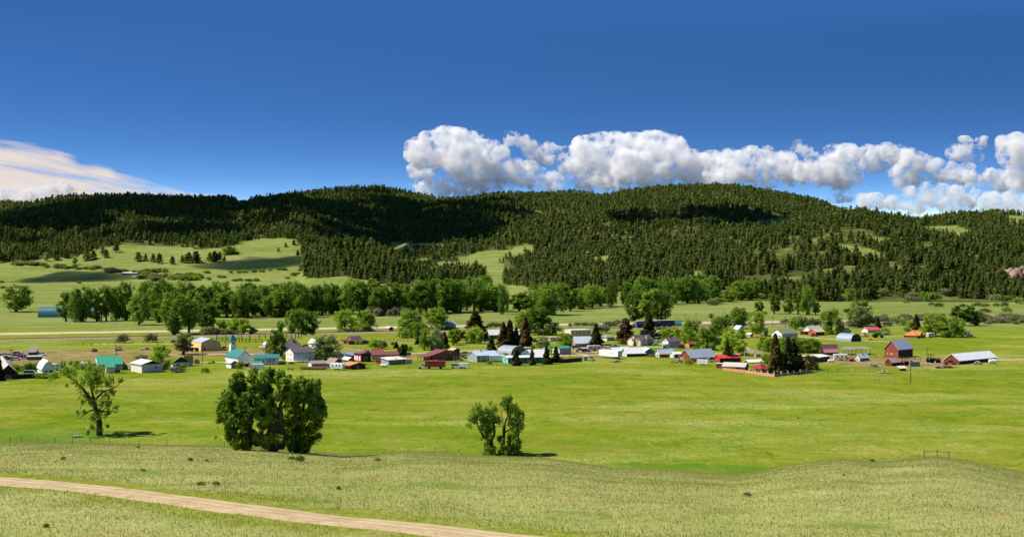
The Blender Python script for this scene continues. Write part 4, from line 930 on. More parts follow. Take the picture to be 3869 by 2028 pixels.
BD('white_house','two-storey white house with charcoal roof and white deck',2,1755,808,1631,2092,156,238,'R','#b3b9c1','#5a5553',28,rk='shingle',wall2='#f3f1ee',
   wins=[('R',.18,.25,.68,.86),('R',.74,.81,.70,.88),('R',.18,.25,.10,.30),('R',.44,.56,.02,.30),('R',.74,.82,.10,.34),('L',.25,.38,.14,.34),('L',.62,.75,.14,.34),('L',.25,.36,.66,.84),('L',.64,.76,.66,.84)],cat='house',
   extra=lambda root,L_,W,e,r: (MB().box(0,L_*.62,-2.6,-.02,.35,.55).build('deck',paint('#dad9d6'),root), [MB().box(L_*t-.06,L_*t+.06,-2.62,-2.5,-.3,1.5).build('deck_post',paint('#efeeec'),root) for t in (0,.15,.3,.45,.6)], MB().box(0,L_*.62,-2.6,-2.54,1.0,1.5).build('railing',paint('#f3f2f0'),root)))
BD('grey_house','wide house with grey hipped shingle roof behind the white two-storey house',2,1602,622,1560,1905,68,200,'R','#6a6460','#6f6a68',22,'hip',rk='shingle',cat='house',extra=chimney(.55,.3,-.8,'#3a3634',.3))
BD('white_cottage','white cottage with light metal roof half behind a broad leafy tree',2,2142,590,2004,2225,92,148,'L','#c5c9cc','#d4dbe2',38,wall2='#f5f3f0',cat='cottage')
BD('pump_house','tiny white pump house with a brown door',2,1300,592,1266,1345,78,104,'L','#d8cdb6','#dcd8d0',35,wall2='#f1ede6',wins=[('R',.3,.8,0,.75,'door','#6a4432')],cat='shed')
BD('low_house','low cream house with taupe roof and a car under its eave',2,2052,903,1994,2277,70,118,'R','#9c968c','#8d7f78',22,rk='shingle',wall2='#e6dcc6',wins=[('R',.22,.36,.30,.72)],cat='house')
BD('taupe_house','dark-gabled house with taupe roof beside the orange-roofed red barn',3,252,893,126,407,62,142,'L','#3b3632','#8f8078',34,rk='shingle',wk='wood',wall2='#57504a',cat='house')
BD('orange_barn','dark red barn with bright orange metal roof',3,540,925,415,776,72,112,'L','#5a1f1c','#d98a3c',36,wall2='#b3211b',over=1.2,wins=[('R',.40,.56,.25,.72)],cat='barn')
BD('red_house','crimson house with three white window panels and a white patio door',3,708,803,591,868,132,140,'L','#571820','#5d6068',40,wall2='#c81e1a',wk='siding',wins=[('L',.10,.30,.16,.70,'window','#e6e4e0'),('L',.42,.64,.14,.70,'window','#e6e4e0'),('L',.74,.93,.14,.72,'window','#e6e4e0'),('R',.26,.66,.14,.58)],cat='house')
BD('dark_house','dark house with blue-grey metal roof behind the crimson house',3,430,765,335,600,62,112,'R','#2f2420','#8d929c',22,wall2='#4a332a',cat='house')
BD('white_shed','low shed with white roof wedged before the dark blue-grey roofed house',3,500,800,392,592,34,70,'L','#4d4f52','#dedfe3',35,cat='shed')
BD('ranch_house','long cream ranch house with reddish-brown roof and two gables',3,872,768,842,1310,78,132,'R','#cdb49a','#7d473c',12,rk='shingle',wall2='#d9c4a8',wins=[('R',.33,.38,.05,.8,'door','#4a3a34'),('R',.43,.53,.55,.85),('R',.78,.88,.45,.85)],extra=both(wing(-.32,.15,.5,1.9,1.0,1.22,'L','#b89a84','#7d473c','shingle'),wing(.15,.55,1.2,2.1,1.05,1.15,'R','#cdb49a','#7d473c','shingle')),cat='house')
BD('corrugated_shed','grey corrugated shed with rust-streaked white roof',3,1155,852,1028,1435,76,30,'R','#6d7377','#e2ddd6',42,'shed',rk='rust',wk='metal',wall2='#aeb3b4',cat='shed')
BD('storage_box','small silver storage box beside the rust-roofed corrugated shed',3,1458,832,1442,1532,56,56,'R','#b9bcbb','#8d5a4a',20,'flat',wk='metal',cat='container')
BD('red_trailer_box','bright red low wooden box wagon between the crimson house and the corrugated shed',3,1024,830,946,1030,52,52,'R','#c8201c','#c8201c',70,'flat',wk='siding',cat='wagon')
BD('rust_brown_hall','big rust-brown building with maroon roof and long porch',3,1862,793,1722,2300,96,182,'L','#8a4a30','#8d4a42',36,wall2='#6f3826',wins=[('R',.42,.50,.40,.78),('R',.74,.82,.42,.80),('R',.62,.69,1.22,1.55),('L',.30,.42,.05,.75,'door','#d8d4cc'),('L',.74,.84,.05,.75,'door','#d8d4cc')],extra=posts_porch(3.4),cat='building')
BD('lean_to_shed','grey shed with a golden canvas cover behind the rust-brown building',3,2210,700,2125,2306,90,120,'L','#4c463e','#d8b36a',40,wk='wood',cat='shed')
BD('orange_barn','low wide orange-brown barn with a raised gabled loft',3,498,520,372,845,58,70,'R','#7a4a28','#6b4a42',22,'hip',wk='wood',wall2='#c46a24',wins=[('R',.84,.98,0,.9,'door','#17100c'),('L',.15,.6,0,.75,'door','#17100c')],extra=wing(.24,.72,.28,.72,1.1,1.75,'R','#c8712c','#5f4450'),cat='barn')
BD('hut','little orange and black hut with white roof beside the highway',3,1160,293,1101,1225,42,60,'L','#241d1a','#e6e2da',38,wall2='#d98c5a')
BD('pale_house','pale blue house with grey roof beyond the railway',3,2042,300,2001,2244,100,146,'R','#a9bcc2','#8d8f8c',20,rk='shingle',wall2='#dfe6e6',wins=[('R',.3,.4,.5,.8)],cat='house')
BD('blue_grey_house','blue-grey metal house with light blue roof and a white cargo trailer',4,440,808,288,790,106,176,'R','#8a97a2','#b9cbe0',30,wk='metal',wall2='#a9b0b8',wins=[('R',.44,.50,.30,.82,'door','#c9b8a0'),('R',.68,.75,.55,.80)],cat='house',extra=chimney(.35,.4,.6,'#4a4d52',.2))
BD('quonset_hut','grey corrugated quonset hut behind the teal long house',4,987,702,766,1236,140,138,'L','#5d6268','#9ba4ae',45,'arch',cat='quonset hut')
BD('teal_house','long teal mobile house with white roof and white-framed windows',4,942,832,839,1642,94,124,'R','#2f7480','#e9e4e4',14,wall2='#7ecbd6',wins=[('R',.36,.44,.36,.86),('R',.63,.72,.40,.78),('L',.3,.55,.45,.75)],extra=wing(.62,1.0,.1,1.9,1.0,1.75,'R','#2f7480','#d9cfcc'),cat='house')
BD('green_roof_garage','cream garage with sea-green roof among the parked cars',4,1778,683,1661,1966,98,132,'R','#a9a59a','#2f9a7a',36,wall2='#efe3c6',wins=[('R',.28,.42,.62,.82)],cat='garage')
BD('white_shed','tiny white shed with green roof beside the sea-green roofed garage',4,1530,640,1481,1620,46,72,'R','#c9ccc6','#4ba68a',30,wall2='#f1efec',cat='shed')
BD('cream_block','two-storey flat-roofed cream building with five narrow windows',4,1963,386,1858,2290,96,96,'R','#cdbf8d','#efece6',22,'flat',wall2='#efe2b4',wins=win_row('R',(.10,.28,.46,.64,.86),.055,.42,.80),cat='building')
BD('blue_roof_shop','pinkish shop with pale blue roof and a red awning',4,2032,560,1990,2302,70,165,'R','#b39a94','#dfe8f2',16,wins=[('R',.62,.80,.25,.72),('R',.05,.12,.2,.7)],cat='shop',extra=lambda root,L_,W,e,r: MB().prism([(-1.6,e*.62),(0,e*.86),(0,e*.92),(-1.6,e*.68)],'x',L_*.30,L_*.52).build('awning',paint('#b5283c'),root))
BD('long_shed','long brown shed with pinkish-white roof behind the spruces',4,640,432,602,1195,72,150,'R','#6a5a4e','#e0d6d2',14,wk='wood',cat='shed')
BD('store_building','pink-walled low building behind pale trees in mid-town',4,1630,470,1600,1800,62,66,'R','#d6b3a2','#c9bdb4',15,'flat',cat='building')
BD('grey_shed','narrow grey metal shed standing alone by the dark wooden fence',4,2176,782,2160,2231,72,84,'R','#80877f','#c9cdd0',24,wk='metal',cat='shed')
BD('cream_cottage','cream cottage with grey roof behind the spruce by the shop',5,402,461,277,526,62,98,'R','#b9aaa6','#8d8d94',40,'hip',rk='shingle',wall2='#efe4c8',cat='cottage')
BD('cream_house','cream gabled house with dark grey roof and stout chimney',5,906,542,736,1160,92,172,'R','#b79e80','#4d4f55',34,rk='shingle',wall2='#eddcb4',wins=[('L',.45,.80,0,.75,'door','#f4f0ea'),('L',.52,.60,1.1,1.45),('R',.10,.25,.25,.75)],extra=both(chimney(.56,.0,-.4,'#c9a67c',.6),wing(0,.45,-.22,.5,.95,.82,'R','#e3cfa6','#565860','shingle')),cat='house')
BD('seafoam_house','seafoam green house with broad white roof and dark open carport',5,722,718,641,1015,62,140,'R','#2b2a28','#efeae8',22,wall2='#bfe0cc',over=.7,extra=both(wing(1.0,1.55,-.02,1.0,1.22,.95,'L','#3f7a70','#efeae8'),wing(-.45,.5,1.1,1.9,1.1,1.0,'R','#5a4a52','#e8e9f0')),cat='house')  # near-black front wall: shade of the open carport put into its colour
BD('blue_roof_house','mint house with bright sky-blue metal roof',5,1256,725,1186,1492,66,116,'R','#8fb3ac','#9fbbd8',28,wall2='#cfeee0',wins=[('L',.3,.6,.2,.7)],cat='house')
BD('green_shed','dark green shed with pink roof before the sky-blue roofed house',5,1264,730,1252,1386,48,30,'R','#3d5d55','#c98d80',12,'shed',cat='shed')
BD('white_shed','white shed with pale roof next to the red barn',5,1490,737,1421,1620,62,92,'R','#4e5c5c','#f1e9e4',30,wall2='#f2f1ef',wins=[('L',.15,.35,.1,.8,'door','#6a7276')],cat='shed')
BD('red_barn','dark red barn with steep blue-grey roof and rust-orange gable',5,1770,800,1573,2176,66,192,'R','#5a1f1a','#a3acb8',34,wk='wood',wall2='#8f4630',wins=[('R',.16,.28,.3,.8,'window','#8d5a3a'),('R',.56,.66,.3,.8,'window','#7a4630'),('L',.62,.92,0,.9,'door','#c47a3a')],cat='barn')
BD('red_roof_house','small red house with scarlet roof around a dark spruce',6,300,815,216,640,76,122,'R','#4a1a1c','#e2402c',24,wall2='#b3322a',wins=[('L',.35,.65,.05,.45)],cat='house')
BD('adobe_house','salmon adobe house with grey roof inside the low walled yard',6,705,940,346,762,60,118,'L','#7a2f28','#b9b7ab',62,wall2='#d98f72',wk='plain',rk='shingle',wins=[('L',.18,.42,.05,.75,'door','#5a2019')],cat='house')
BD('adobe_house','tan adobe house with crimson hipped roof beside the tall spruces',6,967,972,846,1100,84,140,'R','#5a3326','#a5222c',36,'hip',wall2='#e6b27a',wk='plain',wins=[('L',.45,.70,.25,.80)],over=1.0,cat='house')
BD('white_shed','white flat shed at the corner of the adobe yard',6,345,905,240,352,74,74,'L','#8a5648','#ece8e4',60,'flat',wall2='#6a3a30',cat='shed')
BD('mobile_home','white-roofed dark green mobile home behind the dark juniper',6,1890,808,1590,2082,78,104,'R','#3d4a44','#f4f2ee',50,wall2='#59645c',cat='mobile home')
BD('long_shed','low shed with a white and red roof between the scarlet house and the willows',6,770,822,696,1000,16,52,'R','#6a2a26','#f1ece8',24,wall2='#a5322c',cat='shed')
BD('pink_roof_house','house with steep flared pinkish roof by the willow hedge',6,1992,692,1941,2216,42,172,'R','#3d2a26','#b9817c',20,'flare',cat='house')
BD('white_house','white house with mossy green roof above the willow hedge',6,1308,430,1138,1563,86,160,'R','#a9b9c4','#7d8666',36,rk='shingle',wall2='#fbfaf8',wins=[('L',.14,.30,.28,.68,'window','#6a4a44'),('R',.38,.50,.05,.65)],cat='house')
BD('white_cottage','white cottage with pale roof deep among green trees',6,602,312,526,692,42,98,'L','#c3d3de','#d2d6d4',38,rk='shingle',wall2='#eeeeea',cat='cottage')
BD('tan_shed','tiny tan shed with white roof below the cottage among trees',6,796,402,743,836,46,68,'L','#6a5a48','#e6e0d6',38,wall2='#cdb698',cat='shed')
BD('white_house','white house with grey roof behind the orange-brown cabin',6,1760,322,1652,1962,34,98,'R','#c6c9c9','#b9b7b0',34,rk='shingle',wall2='#f4f2f0',cat='house')
BD('orange_cabin','orange-brown cabin with tan roof and a dark open bay',6,1852,377,1736,2002,62,108,'R','#5a3a26','#c6b08d',34,wk='wood',wall2='#c9581e',rk='shingle',wins=[('L',.15,.5,0,.75,'door','#241410')],cat='cabin')  # dark door panel on the left face paints the shade of the bay
BD('maroon_shed','low maroon open shed beside the orange-brown cabin',6,1700,362,1604,1740,48,56,'L','#4a1c16','#59463a',40,'flat',wk='wood',cat='shed')
BD('blue_gable_house','house with taupe roof and blue-grey gable behind the grey quonset',6,2320,362,2190,2426,58,108,'L','#a6b6c2','#a9a296',36,rk='shingle',wall2='#cfc9bd',wins=[('R',.42,.58,.35,.9)],cat='house')
BD('quonset_hut','blue-grey quonset hut with dark open end in the green pasture',7,382,371,201,513,92,86,'L','#2c353b','#97a5b5',40,'arch',cat='quonset hut')  # closed end wall painted dark, as the shade inside an open end
BD('small_house','small white house with dark green roof behind leafy willows',6,262,545,246,332,62,126,'R','#e6e4e0','#4c5d50',20,rk='shingle',cat='house')
BD('ruined_shed','grey crumbling stone shed by the brown earth mound',6,884,722,866,966,60,98,'R','#b3a596','#c9a89c',20,wk='wood',cat='shed')
BD('red_roof_house','farmhouse with bright rose-red roof and white tent-like porch',7,600,257,520,757,36,68,'R','#c9c3b6','#d8505a',24,wall2='#eeeae4',cat='farmhouse')
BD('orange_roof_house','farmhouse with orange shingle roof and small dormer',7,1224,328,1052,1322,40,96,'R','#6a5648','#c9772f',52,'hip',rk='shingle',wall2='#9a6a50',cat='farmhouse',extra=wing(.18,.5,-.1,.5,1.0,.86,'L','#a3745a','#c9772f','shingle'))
BD('grey_shed','weathered grey shed standing alone in the open pasture',7,1858,303,1846,1928,36,64,'R','#5f5f60','#a9a69c',14,wk='wood',cat='shed')
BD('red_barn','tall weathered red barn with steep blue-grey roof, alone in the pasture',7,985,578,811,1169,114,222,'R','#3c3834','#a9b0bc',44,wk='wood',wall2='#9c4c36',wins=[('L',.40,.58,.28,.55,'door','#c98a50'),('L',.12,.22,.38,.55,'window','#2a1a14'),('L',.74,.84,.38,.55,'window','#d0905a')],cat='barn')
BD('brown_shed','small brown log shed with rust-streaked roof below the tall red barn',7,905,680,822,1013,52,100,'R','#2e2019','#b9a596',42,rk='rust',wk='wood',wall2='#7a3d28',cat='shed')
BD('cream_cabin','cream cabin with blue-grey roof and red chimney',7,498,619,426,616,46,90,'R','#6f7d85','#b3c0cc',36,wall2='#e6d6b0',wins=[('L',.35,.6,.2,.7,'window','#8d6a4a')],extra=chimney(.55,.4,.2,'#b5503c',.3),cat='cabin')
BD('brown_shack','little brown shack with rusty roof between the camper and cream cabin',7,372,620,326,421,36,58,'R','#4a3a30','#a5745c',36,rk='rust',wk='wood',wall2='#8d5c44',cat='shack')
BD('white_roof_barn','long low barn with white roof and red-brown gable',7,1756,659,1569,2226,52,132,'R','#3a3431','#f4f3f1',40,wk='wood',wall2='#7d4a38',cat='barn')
BD('blue_shed','small blue-grey metal shed near the tall red barn',7,1146,685,1139,1258,58,58,'R','#71818d','#a9b3b3',12,'flat',wk='metal',cat='shed')
BD('red_shelter','small red animal shelter with tilted pale roof in the paddock',7,1010,737,1001,1080,26,26,'R','#3d1512','#d8cfc0',14,'shed',wk='wood',wall2='#a5402c',cat='shelter')
BD('ranch_shed','long white-roofed shed in the far meadow beneath the grassy slope','A',905,1186,893,1030,13,22,'R','#9a6a5a','#f1ece4',8,wall2='#b5584a',cat='shed')
BD('ranch_shed','short white-roofed shed in front of the long one in the far meadow','A',985,1211,978,1036,8,14,'R','#a08c78','#f1ece4',8,cat='shed')
BD('green_roof_house','long grey house with green roof beyond the train',5,1338,205,1300,1465,42,66,'R','#a9acab','#2f9270',14,wall2='#f1efec',cat='house')
BD('green_roof_house','white-gabled green-roofed house right beside the long grey one beyond the train',5,1500,218,1470,1612,46,82,'R','#a3aeb0','#2f9270',22,wall2='#f4f3f1',cat='house')
BD('brown_roof_house','white house with brown roof beside the far highway',5,1800,185,1736,1935,30,54,'R','#d0d6d8','#8d5444',32,rk='shingle',wall2='#f4f1ee',cat='house')
BD('black_barn','black weathered barn with pale roof in front of the train cars',5,1180,420,1168,1302,70,118,'L','#2b2826','#bdb9ac',12,wk='wood',cat='barn')
BD('brown_carport','low brown-roofed carport with an orange post side',5,1740,568,1660,1858,56,92,'R','#2c211b','#8d4d38',30,wall2='#d9944a',cat='carport')
BD('pink_porch_house','white gabled house with plum-brown roof and orange chimney',5,1398,580,1296,1592,108,168,'R','#a3b3b8','#6a545c',30,rk='shingle',wall2='#f6f4f2',wins=[('L',.46,.60,.85,1.25,'window','#4a3a3a'),('L',.5,.8,.05,.35),('R',.2,.3,.2,.5)],extra=both(chimney(.36,.5,.7,'#cf6a2c',.35),lambda root,L_,W,e,r: MB().prism([(-2.6,e*.45),(0,e*.62),(0,e*.68),(-2.6,e*.51)],'y',0,W).build('porch_roof',paint('#8d8fb0'),root)),cat='house')
BD('feed_shed','cream feed shed wall left of the shop trees',5,560,430,526,620,66,70,'R','#c9ac8d','#b3a08c',15,'flat',cat='shed')

# open pole shed of the corral
def pole_shed():
    p = zat(7, 330, 540); q = zat(7, 628, 530); d = q-p; Lg = d.xy.length
    root = empty('pole_shed', p, math.atan2(d.y, d.x), label='long open pole shed with sagging grey board roof', cat='shed'); m = paint('#8d857a', 'wood')
    for i in range(6):
        for y in (0, 6): MB().tube((Lg*i/5, y, -.4), (Lg*i/5, y, 2.6+.5*(y > 0)), .14, .12, 6).build('post', m, root)
    mb = MB(); n = 8
    for i in range(n):
        x0, x1 = -1+(Lg+2)*i/n, -1+(Lg+2)*(i+1)/n; z0, z1 = -.18*math.sin(i*1.3), -.18*math.sin((i+1)*1.3)
        k = len(mb.v); mb.v += [(x0,-1,2.6+z0),(x1,-1,2.6+z1),(x1,7,3.4+z1),(x0,7,3.4+z0),(x0,-1,2.8+z0),(x1,-1,2.8+z1),(x1,7,3.6+z1),(x0,7,3.6+z0)]
        for f in ((0,3,2,1),(4,5,6,7),(0,1,5,4),(1,2,6,5),(2,3,7,6),(3,0,4,7)): mb.f.append(tuple(k+j for j in f)); mb.m.append(0)
    mb.build('roof', m, root)
pole_shed()

# ------------------------------------------------------------------ vehicles, wagons, poles, fences
def wheels(root, xs, y, r, w=.22):
    for x in xs:
        for s in (-1, 1): MB().tube((x, s*y-w/2, r), (x, s*y+w/2, r), r, n=12).build('wheel', TYRE, root)
def place(name, label, z, x, y, ang, cat, group=None, lift=0):
    p = zat(z, x, y); return empty(name, p, math.radians(ang), label=label, cat=cat, group=group)
def car(z, x, y, ang, col, label, kind='sedan', group=None, sc_=1.0, name=None):
    nm = name or {'sedan': 'parked_car', 'suv': 'parked_suv', 'pickup': 'pickup_truck', 'van': 'parked_van'}[kind]
    r = place(nm, label, z, x, y, ang, {'sedan': 'car', 'suv': 'car', 'pickup': 'pickup', 'van': 'van'}[kind], group); r.scale = (sc_,)*3
    pb = paint(col, 'car'); W = .9
    body = {'sedan': [(-2.3,.35),(2.3,.35),(2.32,.72),(2.15,.86),(.95,.94),(-1.6,.96),(-2.25,.9)], 'suv': [(-2.3,.4),(2.3,.4),(2.32,.9),(2.1,1.02),(1.0,1.08),(-2.28,1.08)],
            'pickup': [(-2.7,.5),(2.7,.5),(2.72,1.0),(2.5,1.12),(1.2,1.18),(-2.7,1.15)], 'van': [(-2.5,.4),(2.4,.4),(2.5,.95),(2.1,1.15),(-2.5,1.15)]}[kind]
    cab = {'sedan': [(-1.5,.95),(.95,.93),(.35,1.42),(-.95,1.44)], 'suv': [(-2.25,1.07),(1.0,1.07),(.45,1.72),(-2.1,1.74)], 'pickup': [(-.6,1.16),(1.25,1.17),(.7,1.78),(-.5,1.8)], 'van': [(-2.48,1.14),(2.1,1.14),(1.3,2.05),(-2.4,2.08)]}[kind]
    m = MB(); n = len(body); m.prism(body, 'y', -W, W); m.v = [(a, b, c) for a, b, c in m.v]
    # outlines are given along x: turn the prism so that its length is the width
    m2 = MB(); k = 0
    m2.v = [(p, s*W, zz) for s in (-1, 1) for p, zz in body]; m2.f = m.f; m2.m = m.m; m2.build('body', pb, r)
    c2 = MB(); c2.v = [(p, s*W*(.94 if zz < cab[2][1]-.2 else .78), zz) for s in (-1, 1) for p, zz in cab]; nn = len(cab); c2.f = [tuple(range(nn)), tuple(range(2*nn-1, nn-1, -1))]+[(i, nn+i, nn+(i+1) % nn, (i+1) % nn) for i in range(nn)]; c2.m = [0]*len(c2.f)
    c2.build('windows', PANE, r)
    t = MB(); zt = max(q[1] for q in cab); xa, xb = cab[3][0], cab[2][0]; t.box(xa-.02, xb+.02, -W*.79, W*.79, zt-.05, zt+.03); t.build('roof_panel', pb, r)
    if kind == 'pickup': MB().box(-2.6, -.7, -.75, .75, 1.16, 1.19).build('bed', paint('#2a2a2a'), r)
    wheels(r, (-1.45, 1.45), .8, .36); return r
def camper(z, x, y, ang, label, L_=6.4, col='#f0efec', stripe='#9a9a98', group=None, name='camper_trailer'):
    r = place(name, label, z, x, y, ang, 'camper', group); h = L_/2
    m = MB(); pr = [(-h,.7),(h-.5,.6),(h,1.4),(h-.3,2.6),(h-.8,2.85),(-h+.3,2.85),(-h,2.5)]; m.prism(pr, 'y', -1.2, 1.2); m.v = [(p, s*1.2, zz) for s in (-1, 1) for p, zz in pr]; m.build('body', paint(col), r)
    for xx in (-h*.55, .1, h*.55): MB().box(xx-.45, xx+.45, -1.24, -1.19, 1.6, 2.2).build('window', PANE, r)
    MB().box(-h-.04, -h+.02, -.6, .6, 1.5, 2.2).build('window', PANE, r); MB().box(-h+.1, h-.7, -1.23, -1.19, 1.0, 1.35).build('stripe', paint(stripe), r)
    MB().box(-.5, .4, -.4, .4, 2.85, 3.1).build('roof_vent', paint('#e6e5e2'), r); MB().box(h-.3, h+1.1, -.08, .08, .5, .62).build('hitch', paint('#333333'), r); wheels(r, (-.45, .4), 1.0, .35); return r
def box_trailer(z, x, y, ang, label, L_, W, H, col, group=None, name='cargo_trailer', cat='trailer', z0=.55):
    r = place(name, label, z, x, y, ang, cat, group); m = MB(); m.box(-L_/2, L_/2, -W/2, W/2, z0, z0+H); m.build('box', paint(col, 'metal'), r)
    MB().box(-L_/2-.05, -L_/2, -W/2+.1, -.03, z0+.1, z0+H-.1).build('rear_door', paint('#c9cbca'), r); MB().box(-L_/2-.05, -L_/2, .03, W/2-.1, z0+.1, z0+H-.1).build('rear_door', paint('#c9cbca'), r)
    MB().box(-L_/2, L_/2, -W/2-.02, W/2+.02, z0+H, z0+H+.06).build('roof_rail', paint('#efefed'), r); wheels(r, (-.5, .5) if L_ < 10 else (-L_*.38, -L_*.30), W/2-.15, .42); return r
JC = 'scrap cars in the western yard'
for i, (x, y, an, col, kd, lb) in enumerate([(20,545,15,'#b9c0c6','suv','silver scrap car cut by the frame edge at the western yard'), (65,530,10,'#e6e4de','sedan','white scrap car beside the silver one at the frame edge'), (105,548,160,'#e9dfc8','pickup','cream stripped scrap truck in the western yard'),
    (85,565,30,'#3f6a3a','sedan','dark green scrap car low in the western yard'), (130,580,20,'#2b3a5a','sedan','navy scrap car under the utility pole'), (200,580,5,'#e4ddc6','sedan','long cream scrap car lying nearest in the western yard'), (205,558,170,'#cfc6ac','pickup','beige scrap pickup behind the long cream car'),
    (220,520,10,'#8d9298','suv','grey scrap suv topmost in the western yard'), (205,532,15,'#d4573a','sedan','orange-red scrap car in the western yard'), (235,545,12,'#4d5f86','sedan','steel-blue scrap car in the western yard'), (262,528,20,'#dfe2e2','sedan','white scrap car next to the old open shed'),
    (280,560,70,'#8d5a66','suv','mauve scrap car beside the flat grey box shed'), (440,512,8,'#c9d2cd','suv','pale green scrap suv poking out behind the open shed'), (515,525,-5,'#e9ebec','sedan','white car parked alone beyond the box shed'), (45,575,40,'#59606a','pickup','dark grey scrap pickup at the frame edge')]):
    car(1, x, y, an, col, lb, kd, JC, 1.05)
car(1,370,765,8,'#eceeec','white van parked by the hedge below the dark round bush','van')
car(2,628,606,80,'#c81e2a','red pickup parked beside the yellow barn','pickup'); car(2,1962,558,10,'#c8283a','red car parked beside the white cottage')
camper(3,325,928,-25,'white camper trailer against the orange-roofed red barn'); camper(4,2345,622,8,'grey and white camper trailer among the parked cars',7.6,'#dcdad6','#4a4a50')
camper(4,1240,655,10,'white camper trailer next to the grey quonset hut',6.0,stripe='#6a6a6a'); camper(7,262,603,-6,'white camper with two round windows near the pole shed',7.0)
camper(7,1396,318,15,'small cream camper under the big willow',5.0,'#e6d6c6'); camper(1,705,705,10,'white camper behind the crown of the leaning cottonwood',6.0); camper(1,1075,690,5,'white camper beside the green-roofed cream house',7.0)
car(4,2050,588,0,'#3f6a4a','green suv parked by the shop','suv'); car(4,2112,636,12,'#b9bec2','silver pickup parked in front of the camper','pickup'); car(4,2210,642,8,'#2a2c2f','black car parked between silver pickup and camper','suv'); car(4,606,478,15,'#2c4a86','blue pickup behind the street spruce','pickup')
car(4,115,905,-4,'#cfd4d6','pale blue and white suv standing in the mown strip','suv',sc_=1.15); box_trailer(4,220,905,-4,'small white covered trailer behind the pale suv in the mown strip',4.2,2.0,1.6,'#eceae4')
car(5,412,570,-8,'#e9e2cc','cream van parked beside the spruce in mid-town','van'); car(5,532,578,-6,'#2f5fb0','bright blue pickup parked behind the seafoam house','pickup'); car(5,152,778,80,'#d9d2cc','white pickup with red tail end near the semi-trailer','pickup')
car(5,1210,472,75,'#b9c4bc','white-roofed green truck in front of the black barn','van',sc_=1.3); car(5,1205,535,10,'#f0f0ee','white car under the plum-roofed house porch'); car(5,2048,805,12,'#eceae6','white pickup beside the red barn','pickup'); car(5,1845,812,10,'#d8402c','red tractor body beside the red barn','sedan')
car(7,1640,662,-2,'#c81f24','bright red old pickup before the long white-roofed barn','pickup',sc_=1.15); car(4,195,750,10,'#e0a51e','yellow truck beside the rust-brown building','pickup'); car(4,135,785,5,'#7d8d7a','grey-green boat-shaped car by the rust-brown building','suv'); car(4,205,700,8,'#d5dad8','white car behind the yellow truck')
car(4,250,680,12,'#59646a','dark grey car beside the blue-grey house gable'); car(6,1830,388,10,'#9a2c2a','dark red car under the orange-brown cabin','sedan')
box_trailer(4,755,800,6,'white cargo trailer parked against the blue-grey house',6.6,2.4,2.4,'#ececea'); box_trailer(2,1175,922,4,'white rounded tank box leaning on the teal-roofed shed',5.0,1.8,2.0,'#e9e9ea',name='tank_box',cat='tank',z0=.3)
box_trailer(5,1955,852,-20,'white stock trailer standing before the red barn',5.0,2.0,1.9,'#eceae6'); 
def semi():
    u, v = nat(5, 578, 760); p = at(u, v); q = at(*nat(5, 272, 735)); d = (p-q); ang = math.atan2(d.y, d.x); Lg = min(max(d.xy.length, 10), 17)
    r = empty('semi_trailer', p, ang, label='long white semi-trailer with faint grey arched lettering on its side', cat='trailer'); m = MB(); m.box(-Lg, 0, 0, 2.6, 1.15, 4.0); m.build('box', paint('#f1f1f0'), r)
    for y0 in (.08, 1.34): MB().box(0, .05, y0, y0+1.18, 1.25, 3.9).build('rear_door', paint('#b9bcbb', 'metal'), r)
    for i in range(6): 
        t = (i-2.5)/2.5; MB().box(-Lg*.55+i*.85, -Lg*.55+i*.85+.42, -.03, 0, 2.45-.35*t*t, 3.15-.35*t*t).build('lettering', paint('#c3b9bb' if i in (2, 3) else '#cfd0d0'), r)
    for x in (-1.6, -2.9): 
        for y in (.25, 2.35): MB().tube((x, y-.15, .5), (x, y+.15, .5), .5, n=12).build('wheel', TYRE, r)
    for y in (.5, 2.1): MB().box(-Lg*.78-.1, -Lg*.78+.1, y-.1, y+.1, 0, 1.15).build('landing_leg', paint('#55585a'), r)
semi()
def red_truck():
    p = zat(3, 1690, 915); r = empty('box_truck', p, math.radians(-4), label='old truck with a long red van box and white cab standing in the mown strip', cat='truck')
    MB().box(1.6, 10.2, -1.25, 1.25, .95, 3.5).build('box', paint('#7a2620', 'metal'), r); MB().box(1.55, 10.25, -1.3, 1.3, 3.5, 3.58).build('box_roof', paint('#c8402c', 'metal'), r)
    m = MB(); pr = [(-1.6,.6),(1.4,.6),(1.4,2.3),(.4,2.35),(0,1.6),(-1.5,1.45)]; m.prism(pr, 'y', -1, 1); m.v = [(a, s*1.0, z_) for s in (-1, 1) for a, z_ in pr]; m.build('cab', paint('#c9c6c0', 'car'), r)
    MB().box(.2, 1.2, -1.03, 1.03, 1.65, 2.2).build('windows', PANE, r); wheels(r, (-.7, 3.2, 8.2), 1.0, .5)
red_truck()
